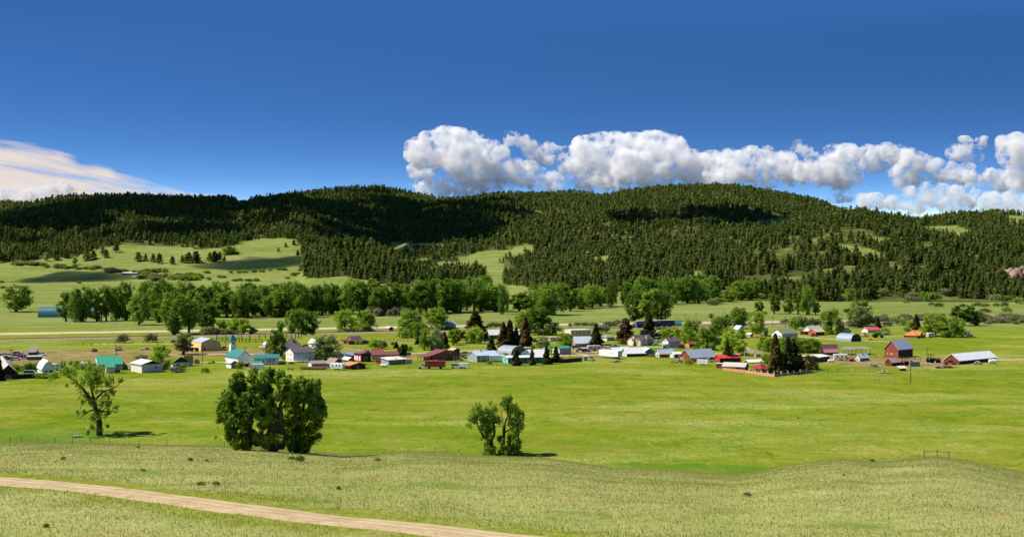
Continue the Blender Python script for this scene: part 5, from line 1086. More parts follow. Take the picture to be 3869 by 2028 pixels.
def hopper(u, v, lab):
    p = at(u, v, 1.2); a = rail_dir(p); r = empty('hopper_car', p, a, label=lab, cat='rail car', group='blue covered hopper cars on the railway'); H, W, Lg = 3.9, 3.0, 15.5
    m = MB(); m.box(0, Lg, -W/2, W/2, .9, H+.9); m.build('body', paint('#1b2350', 'metal'), r); MB().box(-.05, 0, -W/2, W/2, .9, H+.9).build('end_panel', paint('#3a5cae', 'metal'), r)
    m = MB(); m.prism([(-W/2-.1, H+.9), (W/2+.1, H+.9), (W/2, H+1.15), (0, H+1.3), (-W/2, H+1.15)], 'x', -.1, Lg+.1); m.build('roof', paint('#c9c9c0', 'metal'), r)
    MB().tube((1.3, -W/2-.03, H-.1), (1.3, -W/2, H-.1), .42, n=14).build('mark', paint('#c8606a'), r)
    for k_ in range(3): MB().box(2.0+k_*.75, 2.5+k_*.75, -W/2-.03, -W/2, H-.35, H+.1).build('mark', paint('#cfcad2'), r)
    m = MB()
    for x in (2.0, 3.4, Lg-3.4, Lg-2.0):
        for s in (-.75, .75): m.tube((x, s-.07, .45), (x, s+.07, .45), .45, n=12)
    m.build('wheels', paint('#2a2320'), r)
    for x in (3.2, 7.2, 11.2): MB().box(x, x+1.6, -1, 1, .35, .9).build('chute', paint('#20284a'), r)
def rail_dir(p):
    b = min(range(len(rail)-1), key=lambda i: abs((rail[i].x+rail[i+1].x)/2-p.x)); d = rail[b+1]-rail[b]; return math.atan2(d.y, d.x)
hopper(2403, 1246, 'dark blue covered hopper car half hidden by the tall spruce'); hopper(2472, 1243, 'dark blue covered hopper car with its whole grey roof showing')
def pole(z, x, y, h, label, lamp=False, arm=True, group='utility poles of the town'):
    u, v = nat(z, x, y); p = at(u, v); H = h/ZM[z][2]*p.y/F; r = empty('street_lamp' if lamp else 'utility_pole', p, 0, label=label, cat='lamp post' if lamp else 'utility pole', group=group)
    m = paint('#5f5146', 'wood') if not lamp else paint('#a9adb0'); MB().tube((0,0,-.6),(0,0,H),.17,.12,8).build('pole', m, r)
    if lamp: MB().tube((0,0,H-.3),(1.2,-.5,H),.06,n=6).build('arm', m, r); MB().box(1.0,1.7,-.75,-.3,H-.05,H+.18).build('lamp_head', paint('#e6e8e6'), r)
    elif arm:
        MB().box(-1.1,1.1,-.08,.08,H-.9,H-.72).build('crossarm', m, r)
        for xx in (-.95, -.35, .35, .95): MB().tube((xx,0,H-.72),(xx,0,H-.5),.06,n=6).build('insulator', paint('#cfd4d0'), r)
for i, a in enumerate([(1,137,625,190,'utility pole with a pale transformer beside the scrap cars'),(1,1415,540,150,'utility pole behind the emerald green roof'),(1,2463,615,225,'utility pole at the corner of the yellow barn'),(2,863,430,170,'utility pole beside the loading pens'),
   (2,652,560,110,'short pole near the red pickup at the yellow barn'),(2,965,620,75,'short pole just behind the teal church roof'),(4,640,400,130,'utility pole rising before the pinkish-white roof'),(4,1645,790,200,'utility pole beside the teal house end'),(4,1948,755,215,'utility pole in front of the sea-green roofed garage'),(4,2440,300,150,'utility pole on the far side of the cream block'),
   (5,690,525,260,'utility pole before the brown conifer'),(5,322,480,200,'utility pole by the cream cottage'),(5,808,540,145,'slim pole before the cream gabled house door'),(5,1000,545,140,'slim pole before the stout chimney'),(5,1172,480,200,'utility pole beside the black barn'),(5,1672,125,110,'far pole near the brown-roofed white house'),(5,1846,125,130,'far pole left of the small round field tree'),
   (5,2287,70,110,'far pole by the highway bend'),(6,1157,235,180,'tall pole beside the white house'),(6,1362,250,190,'tall pole above the mossy green roof'),(6,775,120,130,'far pole before the leafy twin trees'),(7,1142,890,300,'tall lone pole in the hay field below the paddock'),(7,1350,610,160,'pole with a thin guy wire near the long white-roofed barn'),(5,2108,600,95,'bare short post at the willow'),(6,178,600,100,'short post beside the steep blue-grey roof')]): pole(*a)
for a in [(1,290,720,260,'pale thin mast beside the dark round bush'),(4,720,610,165,'street lamp before the street spruce'),(6,700,790,160,'street lamp behind the scarlet-roofed house'),(7,910,250,130,'street lamp among the farm trees'),(3,915,560,110,'lamp with white head behind the brown-roofed ranch house'),(5,1885,590,190,'street lamp beside the willow near the brown carport')]: pole(*a, lamp=True, group='street lamps of the town')
def fence(label, pts, gap, h, col='#5a4d40', rails=2, pw=.09, name='wire_fence', wk='wood', rail_r=.035, dense=False, solid=False):
    P = [at(*nat(z, x, y)) for z, x, y in pts]; r = empty(name, P[0], 0, label=label, cat='fence'); m = paint(col, wk); o = P[0]; rl = MB(); pts3 = []
    for a, b in zip(P[:-1], P[1:]):
        n = max(1, int((b-a).xy.length/gap))
        for i in range(n): q = a.lerp(b, i/n); q.z = float(zg(q.x, q.y)); pts3.append(q)
    pts3.append(P[-1]); me = None
    rng = random.Random(len(label))
    for q in pts3[:98]:
        if me is None: me = MB().box(-pw, pw, -pw, pw, -.3, h).mesh('post', [m])
        c = link('post', me, r); c.location = q-o; c.scale = (1, 1, rng.uniform(.92, 1.06))
    for a, b in zip(pts3[:-1], pts3[1:]):
        for k_ in range(rails):
            up = Vector((0, 0, h*(.9-.75*k_/max(rails-1, 1)))); 
            if solid: pass
            else: rl.tube(a-o+up, b-o+up, rail_r, n=4)
        if solid:
            d = (b-a); nn = Vector((-d.y, d.x, 0)).normalized()*.09; k = len(rl.v)
            for q in (a-o-nn, b-o-nn, b-o+nn, a-o+nn): rl.v.append((q.x, q.y, q.z-.2))
            for q in (a-o-nn, b-o-nn, b-o+nn, a-o+nn): rl.v.append((q.x, q.y, q.z+h*.92))
            for f in ((0,3,2,1),(4,5,6,7),(0,1,5,4),(1,2,6,5),(2,3,7,6),(3,0,4,7)): rl.f.append(tuple(k+i for i in f)); rl.m.append(0)
    rl.build('boards' if solid else 'rails', m, r); return r
fence('thin wire fence along the brow of the dry bench',[('H',-20,664),('H',160,660),('H',400,668),('H',800,676),('H',1220,682),('H',1640,694),('H',2000,712)],4.5,1.0,'#7d7566',3,.035,rail_r=.012)
for lab, pts in (('weathered H-brace of posts and a pole on the bench below the forked field tree',[('I',675,612),('I',767,612),('I',866,622)]),('weathered H-brace of three posts on the grassy knoll',[('J',1828,664),('J',1925,658),('J',2014,660)])):
    Pp = [at(*nat(*q)) for q in pts]; r = empty('fence_brace', Pp[0], 0, label=lab, cat='fence'); m = paint('#7a7062', 'wood')
    for q in Pp: MB().tube(q-Pp[0]+Vector((0,0,-.4)), q-Pp[0]+Vector((0,0,1.25)), .075, .065, 7).build('post', m, r)
    for a, b in zip(Pp[:-1], Pp[1:]): MB().tube(a-Pp[0]+Vector((0,0,1.02)), b-Pp[0]+Vector((0,0,1.02)), .045, n=6).build('rail', m, r)
fence('dark post fence of the old stock pens beside the railway',[(2,515,470),(2,770,475),(2,1040,490),(2,1250,490)],2.6,2.4,'#2f2520',4,.16,'stock_pen_fence',rail_r=.07)
fence('tall dark loading pen posts in front of the railway bed',[(2,510,440),(2,660,445),(2,775,440),(2,1050,440),(2,1200,440),(2,1300,440)],5,3.6,'#2b211c',3,.17,'stock_pen_fence',rail_r=.08)
fence('dark loading chute posts behind the grey hipped roof',[(2,1640,420),(2,1720,425),(2,1790,425),(2,1885,430)],2.5,3.4,'#2b211c',4,.17,'stock_pen_fence',rail_r=.08)
fence('row of short dark posts along the ditch below the railway',[(1,840,402),(1,1010,402),(1,1320,395),(1,1480,382),(1,1750,372),(1,1980,375)],4.5,1.3,'#43392e',1,.12,'post_fence',rail_r=.015)
fence('brown rail fence along the lane behind the orange barn',[(3,390,580),(3,640,620),(3,700,625)],2.5,1.3,'#8d7358',3,.09,'rail_fence',rail_r=.05)
fence('grey rail fence in front of the shelter belt by the ranch house',[(3,1020,462),(3,1530,468)],2.5,1.4,'#7d6a5a',3,.1,'rail_fence',rail_r=.06)
fence('dark rail fence around the lawn behind the rust-brown building',[(4,110,590),(4,300,588),(4,600,580)],2.5,1.2,'#5f5140',3,.08,'rail_fence',rail_r=.04)
fence('row of white posts before the rust-brown building',[(3,1585,830),(3,1650,825),(3,1800,820),(3,1925,808)],3.2,1.2,'#e9e6e0',1,.12,'post_fence','plain',.03)
fence('thin post fence along the edge of the mown strip',[(3,1095,920),(3,1480,915),(3,2030,910),(3,2180,905),(3,2475,892)],6,1.1,'#5a4c3c',2,.07,rail_r=.012)
fence('thin post fence before the teal house and young spruces',[(4,470,885),(4,760,870),(4,910,862),(4,1170,850),(4,1500,835),(4,1690,830)],5,1.3,'#5a4c3c',2,.08,rail_r=.012)
fence('dark board fence around the junk yard beside the grey shed',[(4,1770,822),(4,1850,818),(4,2000,805),(4,2140,793)],2.5,2.0,'#3a322c',1,.08,'board_fence',solid=True)
fence('dark board fence under the hedge at the west edge of the frame',[(1,-20,812),(1,150,815),(1,300,805),(1,420,800)],2.5,2.0,'#2c2722',1,.08,'board_fence',solid=True)
fence('low brown fence before the cream garage',[(1,1330,750),(1,1480,750),(1,1640,748)],3,.9,'#4d4030',2,.07,'rail_fence',rail_r=.04)
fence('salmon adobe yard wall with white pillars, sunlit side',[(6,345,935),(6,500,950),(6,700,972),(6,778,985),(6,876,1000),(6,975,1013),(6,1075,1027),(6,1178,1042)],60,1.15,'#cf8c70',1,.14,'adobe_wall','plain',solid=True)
fence('salmon adobe yard wall with white pillars, shaded side below the spruces',[(6,1184,1042),(6,1295,1030),(6,1400,1018),(6,1500,1005),(6,1605,993),(6,1705,980),(6,1790,972)],60,1.15,'#b3775e',1,.14,'adobe_wall','plain',solid=True)  # same adobe painted darker, shade of this side put into its colour
for i, (x, y) in enumerate([(778,985),(876,1000),(975,1013),(1075,1027),(1180,1042),(1295,1030),(1400,1018),(1500,1005),(1605,993),(1705,980)]):
    p = zat(6, x, y); m = MB(); m.box(-.22,.22,-.22,.22,-.3,1.5); m.box(-.3,.3,-.3,.3,1.5,1.66); m.tube((0,0,1.66),(0,0,1.9),.2,.05,8)
    o = m.build('wall_pillar', paint('#f1eae4'), None, label='white capped pillar standing along the salmon adobe yard wall', cat='pillar', group='white pillars of the adobe wall'); o.location = p
fence('weathered paddock fence beyond the adobe yard corner',[(6,1790,965),(6,1900,960),(6,2060,965),(6,2210,970)],4,1.4,'#7d7060',2,.12,'rail_fence',rail_r=.05)
fence('grey paddock fence in front of the small sheds',[(7,235,750),(7,360,742),(7,440,755),(7,620,765),(7,780,775)],4,1.2,'#8d8880',2,.09,'rail_fence',rail_r=.04)
fence('corral fence below the tall red barn',[(7,620,570),(7,700,575),(7,800,580),(7,1010,590),(7,1120,592),(7,1262,605)],3,1.4,'#6a5444',3,.11,'rail_fence',rail_r=.06)
fence('broken grey fence in the hay field below the paddock',[(7,690,850),(7,745,870),(7,860,875),(7,940,880)],5,1.2,'#9a948a',2,.09,'rail_fence',rail_r=.05)
# tanks, junk, logs
def tank(z, x, y, ang, label, L_=3.2, r_=.6, col='#efefec'):
    r = place('propane_tank', label, z, x, y, ang, 'tank'); m = MB(); m.tube((-L_/2+.3,0,r_+.3),(L_/2-.3,0,r_+.3),r_,n=12,caps=False); m.tube((-L_/2,0,r_+.3),(-L_/2+.3,0,r_+.3),r_*.45,r_,12); m.tube((L_/2-.3,0,r_+.3),(L_/2,0,r_+.3),r_,r_*.45,12); m.build('vessel', paint(col, 'car'), r)
    for xx in (-L_*.28, L_*.28): MB().box(xx-.1, xx+.1, -r_*.7, r_*.7, 0, .45).build('saddle', paint('#8d8d8a'), r)
    MB().tube((0,0,r_*2+.25),(0,0,r_*2+.5),.18,n=8).build('valve_cap', paint('#b9b9b6'), r)
tank(3,1075,888,-5,'white propane tank lying in the mown strip'); tank(3,1455,703,0,'dark green tank behind the silver storage box',3.8,.7,'#1f3d2c'); tank(2,1254,592,5,'white propane tank beside the tiny pump house'); tank(6,2105,812,5,'white propane tank beside the mobile home'); tank(7,2178,648,2,'white tank at the far end of the long white-roofed barn',3.6,.9); tank(1,1590,705,50,'blue and white drum tank beside the cream garage',2.0,.5,'#5f86c0')
def pile(z, x, y, w, h, label, cols, seed, name='scrap_pile', cat='pile', logs=False):
    p = zat(z, x, y); k = ZM[z][2]; Wd = w/k*p.y/F; Hd = h/k*p.y/F; rng = random.Random(seed); m = MB(); mats = [paint(c, 'wood') for c in cols]
    for i in range(46 if not logs else 26):
        x0 = rng.gauss(0, Wd*.22); y0 = rng.gauss(0, Wd*.12); zt = max(0, Hd*(1-abs(x0)/(Wd*.55)))*rng.random(); l = Wd*rng.uniform(.08, .25) if not logs else Wd*rng.uniform(.35, .5); an = rng.uniform(0, 6.28) if not logs else rng.gauss(0, .08)
        if logs: x0 *= .25; zt = rng.random()*Hd
        d = Vector((math.cos(an)*l, math.sin(an)*l, rng.uniform(-.3, .3)*(0 if logs else l))); c = Vector((x0, y0, zt+.15)); m.tube(c-d, c+d, rng.uniform(.06, .22) if not logs else .16, n=6, mi=rng.randrange(len(mats)))
    o = m.build(name, mats, None, label=label, cat=cat); o.location = p
pile(1,1140,478,100,45,'dark heap of old timber in the brown lot',('#3a2a20','#5f4630','#a08468'),1,'timber_pile'); pile(1,1440,466,120,50,'grey-white heap of debris beside the far pole',('#8d857a','#cfc6b8','#5a5048'),2); pile(1,1780,458,150,35,'long pale heap of boards in the brown lot',('#cdb898','#a58d6a'),3,'timber_pile')
pile(2,2080,922,430,35,'long low log stack before the low cream house',('#8a6248','#a5785a','#6a4a38'),4,'log_pile',logs=True); pile(2,1705,925,90,22,'small log stack in the field edge below the white house',('#9a7a58','#b5956a'),5,'log_pile',logs=True)
pile(4,1800,790,200,90,'orange and pink junk heap behind the dark board fence',('#c96a3a','#d9a08c','#8d5a3c','#d98c2c'),6); pile(5,560,808,170,35,'grey rock and scrap heap in the field before the semi-trailer',('#8d8a80','#4a453e','#bdb8ac'),7); pile(5,1590,815,220,55,'grey brush and junk heap before the red barn gable',('#9a9488','#6a6054','#c6bfb2'),8)
pile(5,1120,715,120,35,'pinkish brush heap beside the seafoam house wing',('#b58c78','#8d6450'),9); pile(7,680,685,150,30,'grey lumber heap in the paddock',('#9a948c','#c6c3bc','#6a6460'),10,'timber_pile'); pile(7,810,765,170,30,'tan hay rack and rails in the paddock front',('#c9ab78','#8d7858'),11); pile(7,1500,705,110,30,'dark machinery heap below the red pickup',('#3a3a34','#5d6b58','#a9a59a'),12)
pile(7,1990,655,110,40,'silver scrap heap against the long white-roofed barn',('#b3b3b0','#6a625c','#d0cdc8'),13); pile(7,560,310,110,55,'orange and cream farm junk behind the grey quonset hut',('#d98a2c','#e6d9b8','#c8502c'),14); pile(7,840,285,150,35,'brown and blue farm scrap behind the green machine',('#8d5a4c','#8fa3c0','#5a463a'),15); pile(7,630,352,90,30,'yellow and orange implements in the grass by the quonset',('#e0b020','#d9641e'),16)
pile(6,905,405,180,35,'garden junk of red and yellow bits near the tiny tan shed',('#c9402c','#d8c23a','#e6e6e0'),17); pile('H',560,622,70,12,'fallen grey branches beside the leaning cottonwood',('#b9b3a6','#8d867a'),18,'fallen_branches'); pile(7,1600,700,200,25,'low brown scrap strewn in front of the barn lane',('#6a4a3a','#8d7058','#4a4038'),19)
def machine(z, x, y, ang, label, col, s=1.0, name='farm_tractor'):
    r = place(name, label, z, x, y, ang, 'tractor'); r.scale = (s,)*3; MB().box(-.4,2.2,-.45,.45,.7,1.5).build('hood', paint(col,'car'), r); MB().box(-1.3,-.3,-.7,.7,.9,1.5).build('seat_platform', paint(col,'car'), r)
    m = MB()
    for xx in (-1.2,-.3):
        for yy in (-.6,.6): m.box(xx-.05,xx+.05,yy-.05,yy+.05,1.5,2.6)
    m.box(-1.35,-.15,-.75,.75,2.6,2.72); m.build('cab', paint('#2a2f2c'), r)
    for s_ in (-1,1): MB().tube((-.9,s_*.95-.2,.8),(-.9,s_*.95+.2,.8),.8,n=14).build('rear_wheel',TYRE,r); MB().tube((1.7,s_*.75-.12,.45),(1.7,s_*.75+.12,.45),.45,n=12).build('front_wheel',TYRE,r)
machine(7,1425,640,10,'dark old tractor beside the barn lane','#3d4438',1.5); machine(7,720,320,0,'green tractor behind the quonset pasture','#2f9a3a',1.6); machine(2,120,628,40,'dark brown old tractor before the yellow barn wall','#5a3a2c',1.3); machine(7,1090,670,20,'red old tractor between log shed and blue-grey shed','#8d3a34',1.3)
# brown earth mound
def mound():
    p = zat(6, 745, 642); n = 24; v = [(0, 0, 2.6)]; f = []
    for j, (rr, hh) in enumerate(((1.4, 2.1), (3.2, 1.0), (5.2, -.2))):
        for i in range(n): t = i/n*2*math.pi; k = 1+.12*math.sin(t*3+j); v.append((rr*k*math.cos(t), rr*k*math.sin(t)*.8, hh+.12*math.sin(t*5)))
    mb = MB(); mb.v = v
    for i in range(n): mb.f.append((0, 1+i, 1+(i+1) % n)); mb.m.append(0)
    for j in range(2):
        for i in range(n): a = 1+j*n; mb.f.append((a+i, a+n+i, a+n+(i+1) % n, a+(i+1) % n)); mb.m.append(0)
    o = mb.build('earth_mound', M_STREET, None, label='brown heap of earth beside the grey stone ruin', cat='mound'); o.location = p
mound()
# picnic table by the green-roofed house lawn
def picnic():
    p = zat(1, 1510, 745); r = empty('picnic_table', p, .1, label='green picnic table on the lawn before the cream garage', cat='table'); m = paint('#4d6a4a', 'wood'); MB().box(-1.2,1.2,-.4,.4,.72,.8).build('tabletop', m, r)
    for y in (-.8, .8): MB().box(-1.2,1.2,y-.15,y+.15,.42,.48).build('bench', m, r)
    for x in (-.8, .8): MB().box(x-.06,x+.06,-.7,.7,.36,.42).build('crossbar', m, r); MB().box(x-.06,x+.06,-.1,.1,0,.72).build('leg', m, r)
picnic()
def flag():
    p = zat('J', 876, 372); r = empty('marker_flag', p, 0, label='tiny orange marker flag in the middle of the hay field', cat='flag'); MB().tube((0,0,0),(0,0,.9),.02,n=5).build('stake', paint('#8d8d8a'), r); MB().box(0,.7,-.02,.02,.5,.95).build('cloth', paint('#e8641e'), r)
flag()
# rock face of the right-hand slope
def cliff():
    m = dirt_mat('rock', (.16,.105,.080), (.28,.190,.145), (.36,.26,.205), .12)
    for lab, pts in (('broken reddish rock face standing among the pines at the right edge of the forest', [('C',2420,1240,90,120),('C',2465,1215,80,110),('C',2510,1230,80,130),('C',2555,1225,80,130),('C',2440,1280,60,70)]), ('small grey rock outcrop on the knob of the front ridge', [('C',1225,785,30,28),('C',1262,780,26,22),('C',1200,790,20,18)]), ('reddish scree streak below the knob of the front ridge',[('C',1015,838,36,26),('C',995,850,24,14)])):
        o0 = zat(*pts[0][:3]); bl = []
        rng = random.Random(4)
        for z, x, y, w_, h_ in pts:
            p = zat(z, x, y)-o0; k = ZM[z][2]; R_ = w_/k*o0.y/F*.5; Hh = h_/k*o0.y/F*.5
            for _ in range(5): bl.append((p.x+rng.uniform(-.5, .5)*R_, p.y+rng.uniform(-.3, .6)*R_, p.z+rng.uniform(0, .7)*Hh, R_*rng.uniform(.4, .8), R_*.8, Hh*rng.uniform(.6, 1.0)))
        vs, fs, k = [], [], 0
        for (x, y, z, rx, ry, rz) in bl:
            v = ICO2[0]; n = 1+.35*(vn3(v[:, 0]*2.3+k, v[:, 1]*2.3, v[:, 2]*2.3, 3)-.5)*2; v = np.sign(v)*np.abs(v)**.7*n[:, None]; vs.append(v*np.array([rx, ry, rz])+np.array([x, y, z])); fs.append(ICO2[1]+k); k += len(v)
        o = link('rock_outcrop', np_mesh('rock_outcrop', np.concatenate(vs), np.concatenate(fs), [m]), label=lab, cat='rock'); o.location = o0
cliff()

# ------------------------------------------------------------------ trees of the town and the valley
T = tree
# west
T('broad','bright',1,1950,690,300,245,'big bright round tree between the cream garage and the mossy-roofed bungalow')
T('shrub','sage',1,1500,376,112,142,'round olive bush beside the railway ditch'); T('shrub','sage',1,1840,362,106,145,'olive bush by the railway ditch, nearer the stock pens')
T('cotton','pale',1,2230,512,265,230,'loose pale tree at the corner of the yellow barn')
T('shrub','dark',1,362,724,112,175,'dark round bush beside the white gambrel shed'); T('shrub','bright',1,178,712,82,140,'bright green bush behind the black-gabled shed'); T('shrub','lilac',1,2148,724,62,190,'wide lilac bush in pink bloom before the bungalow')
T('shrub','dark',1,2212,690,64,105,'dark bush above the wide lilac'); T('shrub','cotton',2,325,982,92,112,'lone round bush in the grass before the church'); T('shrub','lilac',1,2392,636,76,62,'tall narrow lilac at the corner of the bungalow')
T('spruce','spruce',1,-14,830,290,120,'dark spruce cut by the west edge of the frame'); T('shrub','dark',1,560,792,60,300,'low dark hedge before the white gambrel shed'); T('shrub','twig',1,1730,560,44,150,'bare brown shrub behind the cream garage')
T('shrub','cotton',2,880,912,112,125,'bush with one pale side between the two small sheds at the church'); T('shrub','dark',2,395,832,28,54,'small dark shrub by the dirt street'); T('shrub','dark',2,455,828,46,46,'small round shrub by the dirt street')
T('shrub','dark',2,1722,832,36,110,'row of low shrubs along the white house deck'); T('shrub','dark',2,1590,770,62,70,'dark shrub at the white house corner')
T('broad','dark',2,1470,702,405,300,'tall dense oval tree before the grey hipped house'); T('broad','pale',2,2290,768,385,430,'broad light-green tree beside the white two-storey house')
T('cotton','cotton',2,1545,322,182,125,'small leaning tree by the highway behind the oval tree')
for i,(x,y,h,w) in enumerate([(330,375,135,190),(430,375,140,200),(560,372,105,150),(655,370,108,250),(740,350,90,120)]): T('shrub','sage',2,x,y,h,w,'grey-green willow bush behind the yellow barn','sage bushes behind the yellow barn')
for x,y,h,w,lb in [(830,352,255,265,'light green young tree, widest of the clump behind the stock pens'),(950,372,275,200,'tallest light green tree of the clump behind the stock pens'),(1090,368,135,150,'low light green tree at the end of the clump by the pens'),(610,285,170,210,'light green tree at the left end of the clump by the pens')]: T('cotton','bright',2,x,y,h,w,lb)
for x,y,h,w,lb in [(1735,362,405,205,'slim cottonwood behind the grey hipped roof'),(1905,350,400,235,'tallest cottonwood standing by the highway behind the loading chute'),(2050,345,350,210,'dense cottonwood on the highway side beyond the chute')]: T('cotton','cotton',2,x,y,h,w,lb)
# centre
T('broad','bright',3,440,302,340,345,'broad willow with dark split trunk beside the highway'); T('broad','bright',3,770,310,330,390,'spreading willow next to the split-trunk willow beside the highway')
T('broad','cotton',3,1480,405,440,420,'big dense tree before the pale blue house'); T('broad','bright',3,1910,300,370,390,'big bright tree leaning over the pale blue house'); T('shrub','dark',3,2160,302,70,230,'dark bushes along the front of the pale blue house')
T('spruce','blue',3,1632,518,210,95,'small blue-green spruce at the edge of the tree belt'); T('cotton','bright',3,1650,470,300,210,'bright tree behind the small blue-green spruce'); T('cotton','bright',3,1738,612,345,185,'bright slim tree of the belt behind the maroon roof'); T('broad','silver',3,1922,604,340,225,'silvery green round tree behind the maroon roof')
T('spruce','juniper',3,2062,582,262,140,'brown-green juniper behind the maroon roof'); T('cotton','bright',3,2205,532,260,190,'yellow-green tree beside the lawn fence'); T('shrub','red',3,2370,450,150,110,'reddish brown bush beside the lawn trees'); T('cotton','bright',4,100,505,230,190,'yellow-green tree at the near end of the lawn'); T('broad','bright',4,400,505,265,285,'wide bright tree on the lawn before the dark cone tree')
T('shrub','bright',3,940,585,150,215,'bright thicket behind the ranch house'); T('shrub','sage',3,1072,592,135,115,'olive thicket behind the ranch house'); T('shrub','dark',3,1212,536,60,62,'small round bush on the mown lawn'); T('spruce','spruce',3,1275,582,112,82,'small dark spruce on the lawn behind the ranch house')
T('ponderosa','spruce',3,1382,716,200,110,'crooked pine with forked bare trunk beside the ranch house'); T('ponderosa','spruce',3,1432,632,120,92,'small pine on the lawn behind the crooked pine'); T('ponderosa','spruce',3,1322,702,135,82,'bushy pine at the ranch house corner'); T('shrub','bright',3,1505,640,95,72,'light sapling bush by the mown lawn'); T('shrub','bright',3,630,522,66,52,'climbing green bush on the orange-brown barn wall'); T('shrub','bright',3,700,524,70,52,'leafier green bush further along the orange-brown barn wall')
T('spruce','juniper',4,412,285,305,275,'great dark cone-shaped conifer beside the long pinkish roof'); T('spruce','spruce',4,562,462,215,135,'dark spruce at the end of the long pinkish roof')
T('broad','cotton',4,1230,330,370,330,'broad cottonwood behind the tallest rusty-topped spruce'); T('broad','dark',4,1440,365,435,440,'huge round cottonwood standing by the railway in mid-town')
for x,y,h,w,lm,lb in [(870,562,395,200,'rust','rusty-topped spruce, first of the tall row in mid-town'),(972,562,425,225,'rust','rusty-topped spruce, second of the tall row in mid-town'),(1075,562,305,155,'blue','blue-green spruce in the tall row in mid-town'),(1222,562,470,215,'rust','tallest rusty-topped spruce in mid-town'),(1188,562,195,112,'juniper','olive column juniper at the foot of the tallest spruce'),(1272,564,215,92,'juniper','slim olive juniper beside the tallest spruce'),(672,612,225,135,'spruce','thin dark spruce beside the street lamp')]: T('spruce',lm,4,x,y,h,w,lb)
T('cotton','pale',4,1500,562,172,240,'pale blossoming tree before the pink-walled building'); T('broad','bright',4,1890,542,205,265,'bright tree before the cream block'); T('spruce','spruce',4,2372,562,365,205,'dark spruce beside the pale blue roofed shop')
for x,y,h,w,lb in [(1072,860,275,145,'young spruce before the teal house, first from the cargo trailer'),(1332,852,262,105,'slim young spruce in the middle of the teal house front'),(1567,840,285,135,'tallest young spruce before the teal house'),(1722,812,255,135,'young spruce at the junk yard end of the teal house')]: T('spruce','spruce',4,x,y,h,w,lb,'young spruces before the teal house')
T('shrub','bright',4,925,694,54,135,'bright hedge before the quonset hut'); T('shrub','silver',4,497,806,104,92,'white-flowering bush at the blue-grey house'); T('shrub','cotton',4,640,838,45,90,'low bush below the cargo trailer'); T('cotton','bright',4,1346,592,72,62,'little bright sapling among the tall spruces')
T('shrub','dark',4,1690,360,85,90,'dark bush at the foot of the huge round cottonwood')
for i,(x,y,h,w) in enumerate([(640,250,70,110),(700,240,85,120),(780,240,70,120),(1720,220,60,100),(1760,300,60,140),(1950,235,60,60),(2060,220,60,120),(2180,215,60,160),(2320,230,70,160)]): T('shrub','sage',4,x,y,h,w,'grey-green bush in the strip between town and highway','bushes between the town and the highway')
T('shrub','twig',5,330,330,130,230,'bare greyish thicket before the cream block')
for i,(x,y,h,w) in enumerate([(420,225,80,170),(520,220,75,160),(570,190,70,120),(860,235,60,120),(930,190,50,100)]): T('shrub','sage',5,x,y,h,w,'grey-green bush in the strip between town and highway','bushes between the town and the highway')
# east of centre
T('ponderosa','rust',5,702,505,400,265,'wide brown-tinged conifer behind the cream gabled house'); T('spruce','spruce',5,1076,425,425,235,'very tall dark spruce standing before the hopper cars')
for x,y,h,w,lm,lb in [(1402,445,195,250,'bright','round willow before the whole-roofed hopper car'),(1735,482,365,280,'bright','tall bright willow beside the plum-roofed house'),(2025,602,370,345,'cotton','big bushy willow by the brown carport'),(1560,470,205,160,'bright','small willow between the round and tall ones'),(2232,385,310,265,'cotton','dark leafy tree behind the big bushy willow')]: T('broad',lm,5,x,y,h,w,lb)
T('cotton','cotton',6,620,262,330,265,'tall cottonwood behind the white cottage'); T('spruce','juniper',5,2352,802,335,140,'dark columnar juniper before the scarlet-roofed house'); T('broad','bright',6,512,694,375,390,'wide willow behind the columnar juniper')
T('shrub','lilac',5,1588,588,86,135,'purple lilac bush by the plum-roofed house'); T('shrub','bright',5,1722,842,80,125,'bright bush before the red barn'); T('spruce','juniper',5,851,547,108,42,'slim clipped juniper at the cream gabled house door'); T('shrub','dark',5,660,515,50,60,'small dark bush under the brown-tinged conifer')
T('broad','cotton',6,292,372,300,235,'leafy tree left of the white cottage'); T('cotton','cotton',6,455,225,200,160,'smaller tree in front of the tall cottonwood'); T('cotton','bright',6,900,375,395,245,'tall twin-stemmed tree beside the tiny tan shed'); T('broad','bright',6,450,402,150,205,'low willow below the white cottage'); T('broad','bright',6,622,422,140,185,'low round willow right under the white cottage'); T('cotton','pale',6,1040,385,138,88,'pale small tree beside the white house gable')
for i,(x,y,h,w) in enumerate([(1010,625,235,200),(1120,640,240,230),(1330,650,240,230),(1500,655,250,250),(1640,655,240,240),(1780,655,235,260),(1880,650,200,160)]): T('broad','bright',6,x,y,h,w,'bright willow of the hedge behind the dark spruces','willow hedge behind the spruces')
T('broad','bright',6,1040,834,165,130,'bright low willow left of the dark spruces')
for x,y,h,w,lm,lb in [(1202,1005,640,255,'juniper','tall dark spruce at the corner of the adobe yard wall'),(1402,985,570,240,'spruce','middle dark spruce of the adobe yard'),(1492,965,520,235,'spruce','dark spruce of the adobe yard with a twin tip'),(1300,990,330,200,'spruce','short dark spruce between the tall ones of the adobe yard'),(1600,930,250,170,'spruce','short dark spruce at the juniper end of the adobe yard')]: T('spruce',lm,6,x,y,h,w,lb)
T('broad','juniper',6,1782,928,232,240,'dark rounded juniper at the end of the adobe yard'); T('broad','dark',6,2112,355,400,340,'dark cottonwood beside the blue-gabled house')
for i,(x,y,h,w) in enumerate([(1500,285,210,160),(1590,275,215,180),(1680,275,190,150),(1800,225,130,130),(1880,225,120,120),(1380,180,70,180)]): T('shrub','sage' if i%2 else 'cotton',6,x,y,h,w,'olive bush in the thicket beyond the white houses','olive thicket beyond the white houses')
